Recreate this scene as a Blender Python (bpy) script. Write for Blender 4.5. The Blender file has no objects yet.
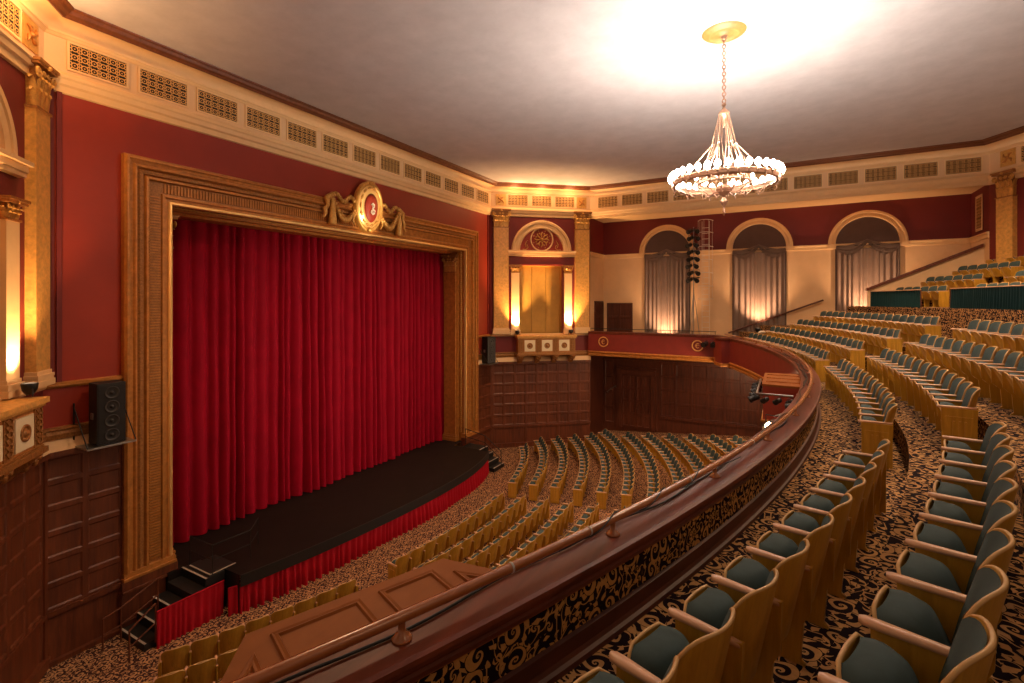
import bpy, math, random
import numpy as np
from math import sin, cos, pi, radians, sqrt, atan2, tan, hypot
from mathutils import Vector, Matrix
random.seed(7)
SC = bpy.context.scene
COL = SC.collection

# ---------------------------------------------------------------- mesh helpers
class MB:
    def __init__(s):
        s.v=[]; s.f=[]; s.uv=[]; s.m=[]; s.sm=[]; s.cur=0; s.smooth=False
    def face(s, pts, uvs=None):
        b=len(s.v); s.v.extend([tuple(p) for p in pts]); s.f.append(tuple(range(b,b+len(pts))))
        s.uv.append(uvs if uvs else [(0,0)]*len(pts)); s.m.append(s.cur); s.sm.append(s.smooth)
    def grid(s, rows, uvrows=None, closeu=False, closev=False):
        """rows: list of lists of points"""
        b=len(s.v); R=len(rows); N=len(rows[0])
        for r in rows: s.v.extend([tuple(p) for p in r])
        for i in range(R if closev else R-1):
            i2=(i+1)%R
            for j in range(N if closeu else N-1):
                j2=(j+1)%N
                s.f.append((b+i*N+j, b+i*N+j2, b+i2*N+j2, b+i2*N+j))
                if uvrows: s.uv.append([uvrows[i][j],uvrows[i][j2] if j2 else uvrows[i][j],uvrows[i2][j2] if j2 else uvrows[i2][j],uvrows[i2][j]])
                else: s.uv.append([(0,0)]*4)
                s.m.append(s.cur); s.sm.append(s.smooth)
    def hexa(s, c):
        """8 corners: 0-3 bottom loop, 4-7 top loop"""
        b=len(s.v); s.v.extend([tuple(p) for p in c])
        for q in ((3,2,1,0),(4,5,6,7),(0,1,5,4),(1,2,6,5),(2,3,7,6),(3,0,4,7)):
            s.f.append(tuple(b+i for i in q)); s.uv.append([(0,0),(1,0),(1,1),(0,1)]); s.m.append(s.cur); s.sm.append(False)
    def box(s, x0,x1,y0,y1,z0,z1, P=None):
        c=[(x0,y0,z0),(x1,y0,z0),(x1,y1,z0),(x0,y1,z0),(x0,y0,z1),(x1,y0,z1),(x1,y1,z1),(x0,y1,z1)]
        if P: c=[P(*q) for q in c]
        s.hexa(c)
    def bar(s, a, b, w, h=None):
        """box-section bar between two points"""
        h=h or w; a=Vector(a); b=Vector(b); d=(b-a).normalized()
        up=Vector((0,0,1)) if abs(d.z)<.95 else Vector((1,0,0))
        r=d.cross(up).normalized()*w/2; u=r.cross(d).normalized()*h/2
        s.hexa([a-r-u,a+r-u,a+r+u,a-r+u,b-r-u,b+r-u,b+r+u,b-r+u])
    def tube(s, path, r, n=8, closed=False, cap=True):
        path=[Vector(p) for p in path]; rows=[]; N=len(path)
        rr=r if hasattr(r,'__len__') else [r]*N
        last=None
        for i,p in enumerate(path):
            if closed: d=path[(i+1)%N]-path[i-1]
            else: d=path[min(i+1,N-1)]-path[max(i-1,0)]
            d.normalize()
            if last is None:
                up=Vector((0,0,1)) if abs(d.z)<.9 else Vector((1,0,0))
                a=d.cross(up).normalized()
            else:
                a=(last-d*last.dot(d)).normalized()
            last=a; b=d.cross(a)
            rows.append([p+(a*cos(2*pi*k/n)+b*sin(2*pi*k/n))*rr[i] for k in range(n)])
        o=s.smooth; s.smooth=True; s.grid(rows, closeu=True, closev=closed); s.smooth=o
        if cap and not closed:
            s.face(rows[0][::-1]); s.face(rows[-1])
    def lathe(s, prof, o=(0,0,0), n=16, axis='z', P=None):
        """prof: list of (r,h)"""
        rows=[]
        for r,h in prof:
            row=[]
            for k in range(n):
                a=2*pi*k/n
                p=(r*cos(a),r*sin(a),h) if axis=='z' else ((h,r*cos(a),r*sin(a)) if axis=='x' else (r*cos(a),h,r*sin(a)))
                p=(p[0]+o[0],p[1]+o[1],p[2]+o[2])
                row.append(P(*p) if P else p)
            rows.append(row)
        ol=s.smooth; s.smooth=True; s.grid(rows, closeu=True); s.smooth=ol
    def ball(s, c, r, n=8, m=6, sc=(1,1,1)):
        rows=[]
        for i in range(m+1):
            t=pi*i/m
            rows.append([(c[0]+r*sc[0]*sin(t)*cos(2*pi*k/n),c[1]+r*sc[1]*sin(t)*sin(2*pi*k/n),c[2]+r*sc[2]*cos(t)) for k in range(n)])
        o=s.smooth; s.smooth=True; s.grid(rows, closeu=True); s.smooth=o
    def sweep(s, prof, path, normals, smooth=False, caps=True, scale=1.0):
        """prof: (offset along normal, z); path: (x,y)"""
        L=[0]
        for a,b in zip(path,path[1:]): L.append(L[-1]+hypot(b[0]-a[0],b[1]-a[1]))
        V=[0]
        for a,b in zip(prof,prof[1:]): V.append(V[-1]+hypot(b[0]-a[0],b[1]-a[1]))
        rows=[[(p[0]+n[0]*o,p[1]+n[1]*o,z) for o,z in prof] for p,n in zip(path,normals)]
        uv=[[(l*scale,v*scale) for v in V] for l in L]
        o=s.smooth; s.smooth=smooth; s.grid(rows,uv); s.smooth=o
        if caps: s.face(rows[0]); s.face(rows[-1][::-1])
    def build(s, name, mats, parent=None, bevel=0, shade=None):
        me=bpy.data.meshes.new(name); me.from_pydata(s.v,[],s.f)
        if not isinstance(mats,(list,tuple)): mats=[mats]
        for m in mats: me.materials.append(m)
        me.polygons.foreach_set('material_index', s.m)
        me.polygons.foreach_set('use_smooth', s.sm)
        uvl=me.uv_layers.new(name='UVMap')
        flat=[]
        for u in s.uv:
            for q in u: flat.extend(q)
        uvl.data.foreach_set('uv', flat)
        me.update()
        o=bpy.data.objects.new(name, me); COL.objects.link(o)
        if parent: o.parent=parent
        if bevel:
            b=o.modifiers.new('b','BEVEL'); b.width=bevel; b.segments=2; b.limit_method='ANGLE'
        return o

def tag(o, label=None, cat=None, group=None, kind=None):
    if label: o['label']=label
    if cat: o['category']=cat
    if group: o['group']=group
    if kind: o['kind']=kind
    return o
def thing(name, label, cat, group=None, loc=(0,0,0), rz=0):
    o=bpy.data.objects.new(name,None); COL.objects.link(o); o.location=loc; o.rotation_euler=(0,0,rz)
    o.empty_display_size=.1
    return tag(o,label,cat,group)
def struct(mb,name,mats): return tag(mb.build(name,mats),kind='structure')
def copy_tree(o, parent=None):
    c=o.copy(); COL.objects.link(c); c.parent=parent
    for ch in KIDS(o): copy_tree(ch,c)
    return c
def KIDS(o): return [c for c in bpy.data.objects if c.parent==o]

def loc_mb(root, fn):   # helper: build geometry in world coordinates under a root placed elsewhere
    pass

# ---------------------------------------------------------------- materials
def mat(name): 
    m=bpy.data.materials.new(name); m.use_nodes=True
    nt=m.node_tree; b=nt.nodes['Principled BSDF']; return m,nt,b
def nd(nt,t,**k):
    n=nt.nodes.new(t)
    for a,v in k.items():
        if a.startswith('i_'): n.inputs[a[2:].replace('_',' ')].default_value=v
        else: setattr(n,a,v)
    return n
def mth(nt,op,a,b=None,c=None):
    n=nt.nodes.new('ShaderNodeMath'); n.operation=op
    for i,x in enumerate((a,b,c)):
        if x is None: continue
        if isinstance(x,(int,float)): n.inputs[i].default_value=x
        else: nt.links.new(x,n.inputs[i])
    return n.outputs[0]
def mixc(nt,f,a,b):
    n=nt.nodes.new('ShaderNodeMix'); n.data_type='RGBA'
    for i,x in ((0,f),(6,a),(7,b)):
        if isinstance(x,(int,float)): n.inputs[i].default_value=x
        elif isinstance(x,tuple): n.inputs[i].default_value=(*x[:3],1)
        else: nt.links.new(x,n.inputs[i])
    return n.outputs[2]
def plain(name,col,rough=.6,metal=0,noise=0,nscale=8,bump=0,bscale=40,spec=.5,coat=0,stretch=None,sheen=0):
    m,nt,b=mat(name)
    b.inputs['Base Color'].default_value=(*col,1); b.inputs['Roughness'].default_value=rough
    b.inputs['Metallic'].default_value=metal; b.inputs['Specular IOR Level'].default_value=spec
    b.inputs['Coat Weight'].default_value=coat
    if sheen: b.inputs['Sheen Weight'].default_value=sheen; b.inputs['Sheen Tint'].default_value=(*[min(1,c*2+.1) for c in col],1)
    if noise or bump:
        tc=nd(nt,'ShaderNodeTexCoord'); src=tc.outputs['Object']
        if stretch:
            mp=nd(nt,'ShaderNodeMapping'); mp.inputs['Scale'].default_value=stretch; nt.links.new(src,mp.inputs[0]); src=mp.outputs[0]
    if noise:
        n=nd(nt,'ShaderNodeTexNoise',i_Scale=nscale,i_Detail=6.,i_Roughness=.65); nt.links.new(src,n.inputs['Vector'])
        f=mth(nt,'MULTIPLY_ADD',n.outputs[0],2.2,-.6); f.node.use_clamp=True
        a=tuple(max(0,c*(1-noise)) for c in col); c2=tuple(min(1,c*(1+noise)) for c in col)
        nt.links.new(mixc(nt,f,a,c2),b.inputs['Base Color'])
    if bump:
        n=nd(nt,'ShaderNodeTexNoise',i_Scale=bscale,i_Detail=4.); nt.links.new(src,n.inputs['Vector'])
        bp=nd(nt,'ShaderNodeBump',i_Strength=bump,i_Distance=.02); nt.links.new(n.outputs[0],bp.inputs['Height']); nt.links.new(bp.outputs[0],b.inputs['Normal'])
    return m
def emis(name,col,st):
    m,nt,b=mat(name); b.inputs['Base Color'].default_value=(*col,1); b.inputs['Emission Color'].default_value=(*col,1); b.inputs['Emission Strength'].default_value=st; return m

def wood(name,c1,c2,rough=.35,scale=1.,axis='z',coat=.2):
    m,nt,b=mat(name); tc=nd(nt,'ShaderNodeTexCoord'); mp=nd(nt,'ShaderNodeMapping')
    st={'z':(14,14,1.2),'x':(1.2,14,14),'y':(14,1.2,14)}[axis]
    mp.inputs['Scale'].default_value=tuple(q*scale for q in st); nt.links.new(tc.outputs['Object'],mp.inputs[0])
    n=nd(nt,'ShaderNodeTexNoise',i_Scale=1.,i_Detail=7.,i_Roughness=.6,i_Distortion=.6); nt.links.new(mp.outputs[0],n.inputs['Vector'])
    n2=nd(nt,'ShaderNodeTexNoise',i_Scale=.9,i_Detail=2.); nt.links.new(tc.outputs['Object'],n2.inputs['Vector'])
    f=mth(nt,'MULTIPLY_ADD',n.outputs[0],2.,-.6); f=mth(nt,'MULTIPLY_ADD',n2.outputs[0],.8,mth(nt,'ADD',f,-.35)); f.node.use_clamp=True
    nt.links.new(mixc(nt,f,c1,c2),b.inputs['Base Color'])
    b.inputs['Roughness'].default_value=rough; b.inputs['Coat Weight'].default_value=coat; b.inputs['Coat Roughness'].default_value=.25
    return m

def carpet(name, scale, gold=(.42,.22,.075), dark=(.012,.006,.010)):
    m,nt,b=mat(name); L=nt.links.new
    tc=nd(nt,'ShaderNodeTexCoord'); mp=nd(nt,'ShaderNodeMapping'); mp.inputs['Scale'].default_value=(scale,scale,scale); L(tc.outputs['UV'],mp.inputs[0])
    nz=nd(nt,'ShaderNodeTexNoise',i_Scale=1.3,i_Detail=1.); L(mp.outputs[0],nz.inputs['Vector'])
    vs=nd(nt,'ShaderNodeVectorMath',operation='MULTIPLY_ADD'); L(nz.outputs['Color'],vs.inputs[0]); vs.inputs[1].default_value=(.35,.35,0); L(mp.outputs[0],vs.inputs[2])
    def scroll(sc, off, k, arms, thr, rmax, rmin=0.):
        m2=nd(nt,'ShaderNodeMapping'); m2.inputs['Scale'].default_value=(sc,sc,sc); m2.inputs['Location'].default_value=off; L(vs.outputs[0],m2.inputs[0])
        vo=nd(nt,'ShaderNodeTexVoronoi',i_Scale=1.,i_Randomness=.6); vo.voronoi_dimensions='2D'; L(m2.outputs[0],vo.inputs['Vector'])
        d=nd(nt,'ShaderNodeVectorMath',operation='SUBTRACT'); L(m2.outputs[0],d.inputs[0]); L(vo.outputs['Position'],d.inputs[1])
        sx=nd(nt,'ShaderNodeSeparateXYZ'); L(d.outputs[0],sx.inputs[0])
        cs=nd(nt,'ShaderNodeSeparateXYZ'); L(vo.outputs['Color'],cs.inputs[0])
        sg=mth(nt,'SUBTRACT',mth(nt,'MULTIPLY',mth(nt,'GREATER_THAN',cs.outputs[0],.5),2.),1.)
        th=mth(nt,'ARCTAN2',mth(nt,'MULTIPLY',sx.outputs[1],sg),sx.outputs[0])
        r=vo.outputs['Distance']
        lg=mth(nt,'LOGARITHM',mth(nt,'ADD',r,.03),2.718)
        ph=mth(nt,'ADD',mth(nt,'MULTIPLY',th,float(arms)),mth(nt,'ADD',mth(nt,'MULTIPLY',lg,k),mth(nt,'MULTIPLY',cs.outputs[1],6.28)))
        sn=mth(nt,'SINE',ph)
        # taper: strokes thin towards their ends
        t=mth(nt,'ADD',mth(nt,'MULTIPLY',mth(nt,'SINE',mth(nt,'ADD',th,mth(nt,'MULTIPLY',cs.outputs[2],6.28))),.3),thr)
        a=mth(nt,'GREATER_THAN',sn,t)
        a=mth(nt,'MULTIPLY',a,mth(nt,'LESS_THAN',r,rmax))
        if rmin: a=mth(nt,'MULTIPLY',a,mth(nt,'GREATER_THAN',r,rmin))
        return a
    A=scroll(1.,(0,0,0),5.2,1,.20,.33)
    B=scroll(1.,(0,0,0),4.6,7,.15,.50,.35)
    C=scroll(2.4,(3.3,1.7,0),4.4,2,.25,.38)
    f=mth(nt,'MAXIMUM',A,B)
    # small filler only where the big motif is far away
    f=mth(nt,'MAXIMUM',f,mth(nt,'MULTIPLY',C,mth(nt,'SUBTRACT',1.,big_near(nt,vs,.52))))
    vn=nd(nt,'ShaderNodeTexNoise',i_Scale=1.7,i_Detail=0.); L(mp.outputs[0],vn.inputs['Vector'])
    vl=mth(nt,'LESS_THAN',mth(nt,'ABSOLUTE',mth(nt,'SUBTRACT',mth(nt,'FRACT',mth(nt,'MULTIPLY',vn.outputs[0],5.)),.5)),.07)
    f=mth(nt,'MAXIMUM',f,mth(nt,'MULTIPLY',vl,mth(nt,'SUBTRACT',1.,big_near(nt,vs,.34))))
    n2=nd(nt,'ShaderNodeTexNoise',i_Scale=9.,i_Detail=3.); L(mp.outputs[0],n2.inputs['Vector'])
    g=mixc(nt,n2.outputs[0],tuple(c*.75 for c in gold),tuple(c*1.25 for c in gold))
    L(mixc(nt,f,dark,g),b.inputs['Base Color']); b.inputs['Roughness'].default_value=.95; b.inputs['Specular IOR Level'].default_value=.1
    return m
def big_near(nt,vs,r):
    vo=nd(nt,'ShaderNodeTexVoronoi',i_Scale=1.,i_Randomness=.6); vo.voronoi_dimensions='2D'; nt.links.new(vs.outputs[0],vo.inputs['Vector'])
    return mth(nt,'LESS_THAN',vo.outputs['Distance'],r)

M={}
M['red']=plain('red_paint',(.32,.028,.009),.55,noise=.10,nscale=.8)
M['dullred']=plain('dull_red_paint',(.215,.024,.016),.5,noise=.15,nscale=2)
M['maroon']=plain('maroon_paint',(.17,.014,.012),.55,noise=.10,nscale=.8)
M['cream']=plain('cream_plaster',(.78,.52,.28),.7,noise=.06,nscale=1.2,bump=.1,bscale=30)
M['creamtrim']=plain('cream_trim',(.82,.55,.27),.5,noise=.05,nscale=3)
M['ceiling']=plain('ceiling_plaster',(.56,.53,.53),.9,noise=.09,nscale=1.6,bump=.15,bscale=6)
M['goldcol']=plain('ochre_scagliola',(.70,.37,.095),.4,noise=.28,nscale=9,bump=.1)
M['gold']=plain('gilded_plaster',(.66,.36,.09),.38,metal=.35,noise=.25,nscale=14,bump=.25,bscale=30)
M['goldniche']=plain('gold_panel',(.55,.30,.06),.4,metal=.4,noise=.15,nscale=1.5)
M['bronze']=plain('antique_gold',(.50,.205,.044),.42,metal=.3,noise=.30,nscale=6,bump=.3,bscale=25)
M['bronze2']=plain('antique_gold_ornament',(.36,.155,.040),.45,metal=.3,noise=.45,nscale=22,bump=.6,bscale=22)
M['rosegold']=plain('ceiling_rose_gold',(.34,.175,.045),.5,noise=.2,nscale=8)
M['rope']=plain('bright_gilding',(.95,.60,.22),.3,metal=.5)
M['browntrim']=wood('brown_cornice',(.09,.024,.007),(.20,.060,.019),.4,.5,'x')
M['grille']=plain('grille_gold',(.66,.35,.10),.5)
M['black']=plain('matte_black',(.010,.009,.009),.6)
M['grilleback']=plain('grille_dark',(.012,.006,.003),.9)
M['deck']=plain('stage_deck',(.011,.006,.005),.7,spec=.2,noise=.3,nscale=1.5)
M['velvet']=plain('red_velvet',(.30,.001,.015),.75,noise=.15,nscale=1.2,spec=.15)
M['skirt']=plain('red_skirt_cloth',(.42,.004,.016),.8,noise=.1,nscale=3,sheen=.2,spec=.2)
M['tealcloth']=plain('teal_curtain_cloth',(.005,.030,.034),.85,sheen=.1,spec=.2)
M['wood']=wood('mahogany_panel',(.075,.017,.006),(.20,.050,.016),.48,.7,'z',.05)
M['wooddark']=wood('mahogany_dark',(.050,.011,.005),(.14,.034,.013),.45,.7,'z',.05)
M['basewood']=wood('base_mahogany',(.045,.010,.005),(.12,.028,.012),.5,.5,'y',0)
M['ledge']=wood('ledge_mahogany',(.075,.015,.007),(.20,.042,.018),.42,.5,'y',0)
M['ledge'].node_tree.nodes['Principled BSDF'].inputs['Specular IOR Level'].default_value=.35
M['boxtop']=wood('box_oak',(.23,.066,.012),(.30,.092,.018),.55,.35,'y',0)
M['boxtop'].node_tree.nodes['Principled BSDF'].inputs['Specular IOR Level'].default_value=.2
M['pipe']=wood('handrail_wood',(.30,.085,.026),(.44,.155,.048),.25,.6,'y',.6)
M['seatwood']=wood('seat_plywood',(.44,.225,.020),(.70,.39,.045),.33,1.2,'z',.25)
M['armwood']=wood('arm_beech',(.58,.31,.17),(.76,.46,.29),.35,1.5,'x',.2)
M['seatpad']=plain('teal_upholstery',(.044,.074,.078),.8,noise=.15,nscale=9,sheen=.12,spec=.25)
M['edge']=plain('seat_edging',(.62,.38,.15),.45)
M['drape']=plain('taupe_drape',(.24,.17,.135),.8,noise=.1,nscale=2,sheen=.15,spec=.2)
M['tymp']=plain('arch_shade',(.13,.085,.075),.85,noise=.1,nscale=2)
M['white']=plain('white_paint',(.75,.66,.55),.5)
M['whitetape']=plain('white_tape',(.45,.40,.34),.5)
M['steel']=plain('steel',(.4,.38,.36),.35,metal=.9)
M['brass']=plain('chandelier_metal',(.50,.30,.20),.3,metal=.6)
M['chrome']=plain('lamp_housing',(.03,.03,.032),.35,metal=.5)
M['bulb']=emis('bulb_glass',(1,.84,.70),45)
M['lampglow']=emis('lamp_lens',(1,.62,.34),30)
M['carpet_floor']=carpet('scroll_carpet',3.3,gold=(.50,.285,.12))
M['carpet_wall']=carpet('scroll_carpet_wall',4.1,gold=(.55,.29,.09))
M['carpet_main']=carpet('scroll_carpet_small',3.2,gold=(.50,.27,.13),dark=(.05,.02,.02))
M['cone']=plain('speaker_cone',(.03,.028,.028),.5)
M['plastic_white']=plain('off_white_panel',(.85,.74,.5),.5)
# ---------------------------------------------------------------- plan
ZC=6.7            # ceiling
N1=(-10.4,.8); N0=(-15.,4.7); W0=(-15.,24.3); W1=(-10.4,28.2); R0=(7.4,28.2); R1=(9.6,24.5)
AL=hypot(W1[0]-W0[0],W1[1]-W0[1])
def frame(o,u,n): return lambda s,t,z:(o[0]+u[0]*s+n[0]*t, o[1]+u[1]*s+n[1]*t, z)
ux,uy=(W1[0]-W0[0])/AL,(W1[1]-W0[1])/AL
P_far=frame(W0,(ux,uy),(uy,-ux)); P_near=frame(N0,(ux,-uy),(uy,ux))
P_stage=frame((-15,0),(0,1),(1,0))          # s=y, t toward the house
P_side=frame((0,28.2),(1,0),(0,-1))         # s=x
P_win=frame((0,30.6),(1,0),(0,-1))
rl=hypot(R1[0]-R0[0],R1[1]-R0[1]); P_rear=frame(R0,((R1[0]-R0[0])/rl,(R1[1]-R0[1])/rl),((R1[1]-R0[1])/rl,-(R1[0]-R0[0])/rl))
def miter(path,side=1):
    """normals to the given side of a polyline, mitred"""
    N=[]
    for i in range(len(path)):
        ns=[]
        for a,b in ((i-1,i),(i,i+1)):
            if a<0 or b>=len(path): continue
            dx,dy=path[b][0]-path[a][0],path[b][1]-path[a][1]; l=hypot(dx,dy)
            ns.append((dy/l*side,-dx/l*side))
        if len(ns)==1: N.append(ns[0]); continue
        mx,my=ns[0][0]+ns[1][0],ns[0][1]+ns[1][1]; l2=(mx*mx+my*my)
        N.append((2*mx/l2,2*my/l2))
    return N
zf=lambda x:-8.45+.085*max(0,x+12.5)

# balcony front line (centre of the handrail)
_c=np.polyfit([-.2,1.25,2.0,3.12,4.05,5.2,6.65,8.6,10.4,12.3,14.3,16.5,18.5,20.9,23.8,26.3,27.9],
              [-2.75,-2.1,-1.75,-1.37,-1.05,-.7,-.37,0,.28,.42,.47,.3,-.05,-.6,-1.45,-2.5,-3.3],5)
def bx(y):
    if y<-.2: return float(np.polyval(_c,-.2))+(y+.2)*.5
    if y>27.9: return float(np.polyval(_c,27.9))-(y-27.9)*.5
    return float(np.polyval(_c,y))
BP=[(bx(y),y) for y in np.arange(-1.6,27.95,.12)]
BN=[]
for i in range(len(BP)):
    a=BP[max(i-1,0)]; b=BP[min(i+1,len(BP)-1)]; dx,dy=b[0]-a[0],b[1]-a[1]; l=hypot(dx,dy); BN.append((dy/l,-dx/l))
BS=[0]
for a,b in zip(BP,BP[1:]): BS.append(BS[-1]+hypot(b[0]-a[0],b[1]-a[1]))
def bpt(s,o=0):
    s=max(0,min(BS[-1]-1e-4,s)); i=int(np.searchsorted(BS,s))-1; i=max(0,min(i,len(BP)-2)); f=(s-BS[i])/(BS[i+1]-BS[i])
    p=[BP[i][k]*(1-f)+BP[i+1][k]*f for k in (0,1)]; n=[BN[i][k]*(1-f)+BN[i+1][k]*f for k in (0,1)]
    l=hypot(*n); n=(n[0]/l,n[1]/l); return (p[0]+n[0]*o,p[1]+n[1]*o),n
def SH(y):
    """rows sit closer to the parapet beyond the first aisle"""
    t=max(0,min(1,(y-8.5)/7.)); return -.36*t*t*(3-2*t)
def s_of_y(y): return float(np.interp(y,[p[1] for p in BP],BS))

# ---------------------------------------------------------------- floor, ceiling
mb=MB()
xs=[-16.5,-12.5,-8,-4,0,4,8]; ys=[-2.5,6,14,22,31]
mb.grid([[(x,y,zf(x)) for x in xs] for y in ys],[[(x,y) for x in xs] for y in ys])
struct(mb,'floor_main',M['carpet_main'])
mb=MB()
mb.face([(-15.6,-3,ZC),(-15.6,31,ZC),(12,31,ZC),(12,-3,ZC)][::-1]); struct(mb,'ceiling',M['ceiling'])

# ---------------------------------------------------------------- wall helpers
def slab(mb,P,s0,s1,z0,z1,t=0.,th=.2): mb.box(s0,s1,t-th,t,z0,z1,P)
def panelled(mb,P,s0,s1,z0,z1,cols,rows,t=0.,st=.11,dep=.03,bev=.035):
    """raised grid with bevelled sunk fields"""
    cw=(s1-s0)/cols; rh=(z1-z0)/rows; T=t+dep
    for i in range(cols):
        for j in range(rows):
            a,b,c,d=s0+i*cw,s0+(i+1)*cw,z0+j*rh,z0+(j+1)*rh
            O=[P(a,T,c),P(b,T,c),P(b,T,d),P(a,T,d)]
            h=st/2; I=[P(a+h,T,c+h),P(b-h,T,c+h),P(b-h,T,d-h),P(a+h,T,d-h)]
            g=h+bev; K=[P(a+g,t+.005,c+g),P(b-g,t+.005,c+g),P(b-g,t+.005,d-g),P(a+g,t+.005,d-g)]
            for q in range(4):
                r=(q+1)%4; mb.face([O[q],O[r],I[r],I[q]]); mb.face([I[q],I[r],K[r],K[q]])
            mb.face(K)
            e=g+.10
            if cw>.5:
                e=g+.0
    mb.box(s0,s1,t-.1,t,z0,z1,P)
    mb.box(s0,s1,t,T,z0,z0+.002,P); mb.box(s0,s1,t,T,z1-.002,z1,P)
    mb.box(s0,s0+.002,t,T,z0,z1,P); mb.box(s1-.002,s1,t,T,z0,z1,P)

# ---- stage wall: red field round the opening
OY0,OY1,OZ=7.35,21.65,2.79
mb=MB()
slab(mb,P_stage,3.5,OY0,-3.0,ZC); slab(mb,P_stage,OY1,25.5,-3.0,ZC); slab(mb,P_stage,OY0,OY1,OZ,ZC)
struct(mb,'wall_stage',M['red'])
mb=MB()
for s0,s1 in ((4.7,6.25),(22.75,24.3)):
    slab(mb,P_stage,s0-.6,s1+.6,-8.6,-3.5)
    panelled(mb,P_stage,s0,s1,-7.2,-3.62,2,6,.02)
    panelled(mb,P_stage,s0,s1,-8.45,-7.3,1,1,.02)
    mb.box(s0,s1,0,.10,-7.3,-7.2,P_stage); mb.box(s0,s1,0,.14,-8.6,-8.35,P_stage)
    mb.box(s0,s1,0,.16,-3.62,-3.5,P_stage)
struct(mb,'wall_stage_panelling',M['wood'])
# ---- angled walls
for nm,P in (('far',P_far),('near',P_near)):
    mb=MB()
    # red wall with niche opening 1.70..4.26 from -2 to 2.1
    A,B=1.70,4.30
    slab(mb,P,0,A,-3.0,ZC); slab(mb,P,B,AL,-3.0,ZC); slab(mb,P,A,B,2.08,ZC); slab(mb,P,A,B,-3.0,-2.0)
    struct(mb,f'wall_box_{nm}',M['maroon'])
    mb=MB()
    for k in range(3):   # gilt splayed back of the niche
        a=A+(B-A)*k/3; b=A+(B-A)*(k+1)/3
        mb.box(a+.012,b-.012,-.62,-.55,-2.0,2.1,P)
    mb.box(A-.05,A,-.62,-.19,-2.0,2.1,P); mb.box(B,B+.05,-.62,-.19,-2.0,2.1,P); mb.box(A,B,-.64,-.19,2.08,2.13,P)
    mb.box(A,B,-.68,-.62,-2.0,2.1,P)
    struct(mb,f'wall_niche_{nm}',M['goldniche'])
    mb=MB()
    slab(mb,P,0,AL,-8.6,-3.5)
    panelled(mb,P,.12,AL-.05,-7.2,-3.62,9,6,.02)
    panelled(mb,P,.12,AL-.05,-8.3,-7.3,3,1,.02)
    mb.box(0,AL,0,.10,-7.3,-7.2,P); mb.box(0,AL,0,.14,-8.6,-8.2,P); mb.box(0,AL,0,.16,-3.62,-3.5,P)
    mb.box(0,.12,0,.09,-8.6,-3.5,P)
    struct(mb,f'wall_box_{nm}_panelling',M['wood'])
# ---- window wall, gallery end walls
mb=MB()
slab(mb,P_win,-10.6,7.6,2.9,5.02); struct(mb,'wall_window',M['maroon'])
mb=MB(); slab(mb,P_win,-10.6,7.6,-3.0,2.9); struct(mb,'wall_window_lower',M['cream'])
mb=MB()
mb.box(-10.6,-10.4,28.2,30.6,2.9,5.02); mb.box(7.4,7.6,28.2,30.6,2.9,5.02); struct(mb,'wall_gallery_end_upper',M['maroon'])
mb=MB()
mb.box(-10.6,-10.4,28.2,30.6,-3.0,2.9); mb.box(7.4,7.6,28.2,30.6,-3.0,2.9); struct(mb,'wall_gallery_end',M['cream'])
mb=MB(); mb.box(-10.6,7.6,28.15,30.75,5.0,5.14); struct(mb,'ceiling_gallery',M['creamtrim'])
mb=MB()
slab(mb,P_win,-10.6,8,-8.6,-3.2); 
panelled(mb,P_win,-6.8,7.5,-6.95,-3.75,16,4,.02); 
panelled(mb,P_win,-10.3,-9.7,-7.7,-3.75,1,4,.02)
mb.box(-10.4,7.5,0,.12,-3.75,-3.62,P_win); mb.box(-6.8,7.5,0,.12,-7.1,-6.95,P_win)
mb.box(-10.6,-10.4,28.2,30.6,-8.6,-3.1)
struct(mb,'wall_window_panelling',M['wooddark'])
# rear angled wall
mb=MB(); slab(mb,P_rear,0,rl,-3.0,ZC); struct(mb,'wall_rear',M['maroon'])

# ---- mouldings
def moulding(name,P,s0,s1,prof,m,kind='structure'):
    mb=MB(); p0=P(s0,0,0); p1=P(s1,0,0); n=P(0,1,0); o=P(0,0,0); nn=(n[0]-o[0],n[1]-o[1])
    mb.sweep(prof+[(-.02,prof[-1][1]),(-.02,prof[0][1])],[p0[:2],p1[:2]],[nn,nn]); return tag(mb.build(name,m),kind=kind)
band=[(0,2.68),(.05,2.70),(.06,2.84),(.10,2.88),(.10,2.94),(0,2.95)]
dado=[(0,-2.05),(.05,-2.04),(.09,-1.99),(.09,-1.93),(0,-1.90)]
orn=[(0,-3.26),(.06,-3.24),(.10,-3.12),(.08,-3.04),(.14,-3.0),(.14,-2.96),(0,-2.95)]
cove=[(.16,-3.5),(.10,-3.38),(.05,-3.3),(.02,-3.24),(.02,-2.98)]
moulding('trim_window_wall',P_win,-10.4,7.4,band,M['creamtrim'])
P_ge=frame((-10.4,30.6),(0,-1),(1,0)); P_gw=frame((7.4,30.6),(0,-1),(-1,0))
moulding('trim_gallery_end',P_ge,0,2.4,band,M['creamtrim']); moulding('trim_gallery_end',P_gw,0,2.4,band,M['creamtrim'])
for P,L in ((P_far,AL),(P_near,AL)):
    moulding('trim_dado',P,0,AL,dado,M['creamtrim']); moulding('trim_box_ornament',P,0,AL,orn,M['bronze2']); moulding('trim_cove',P,0,AL,cove,M['cream'])
for a,b in ((4.7,6.25),(22.8,24.3)):
    moulding('trim_dado',P_stage,a,b,dado,M['bronze']); moulding('trim_box_ornament',P_stage,a,b,orn,M['bronze2']); moulding('trim_cove',P_stage,a,b,cove,M['cream'])
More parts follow.
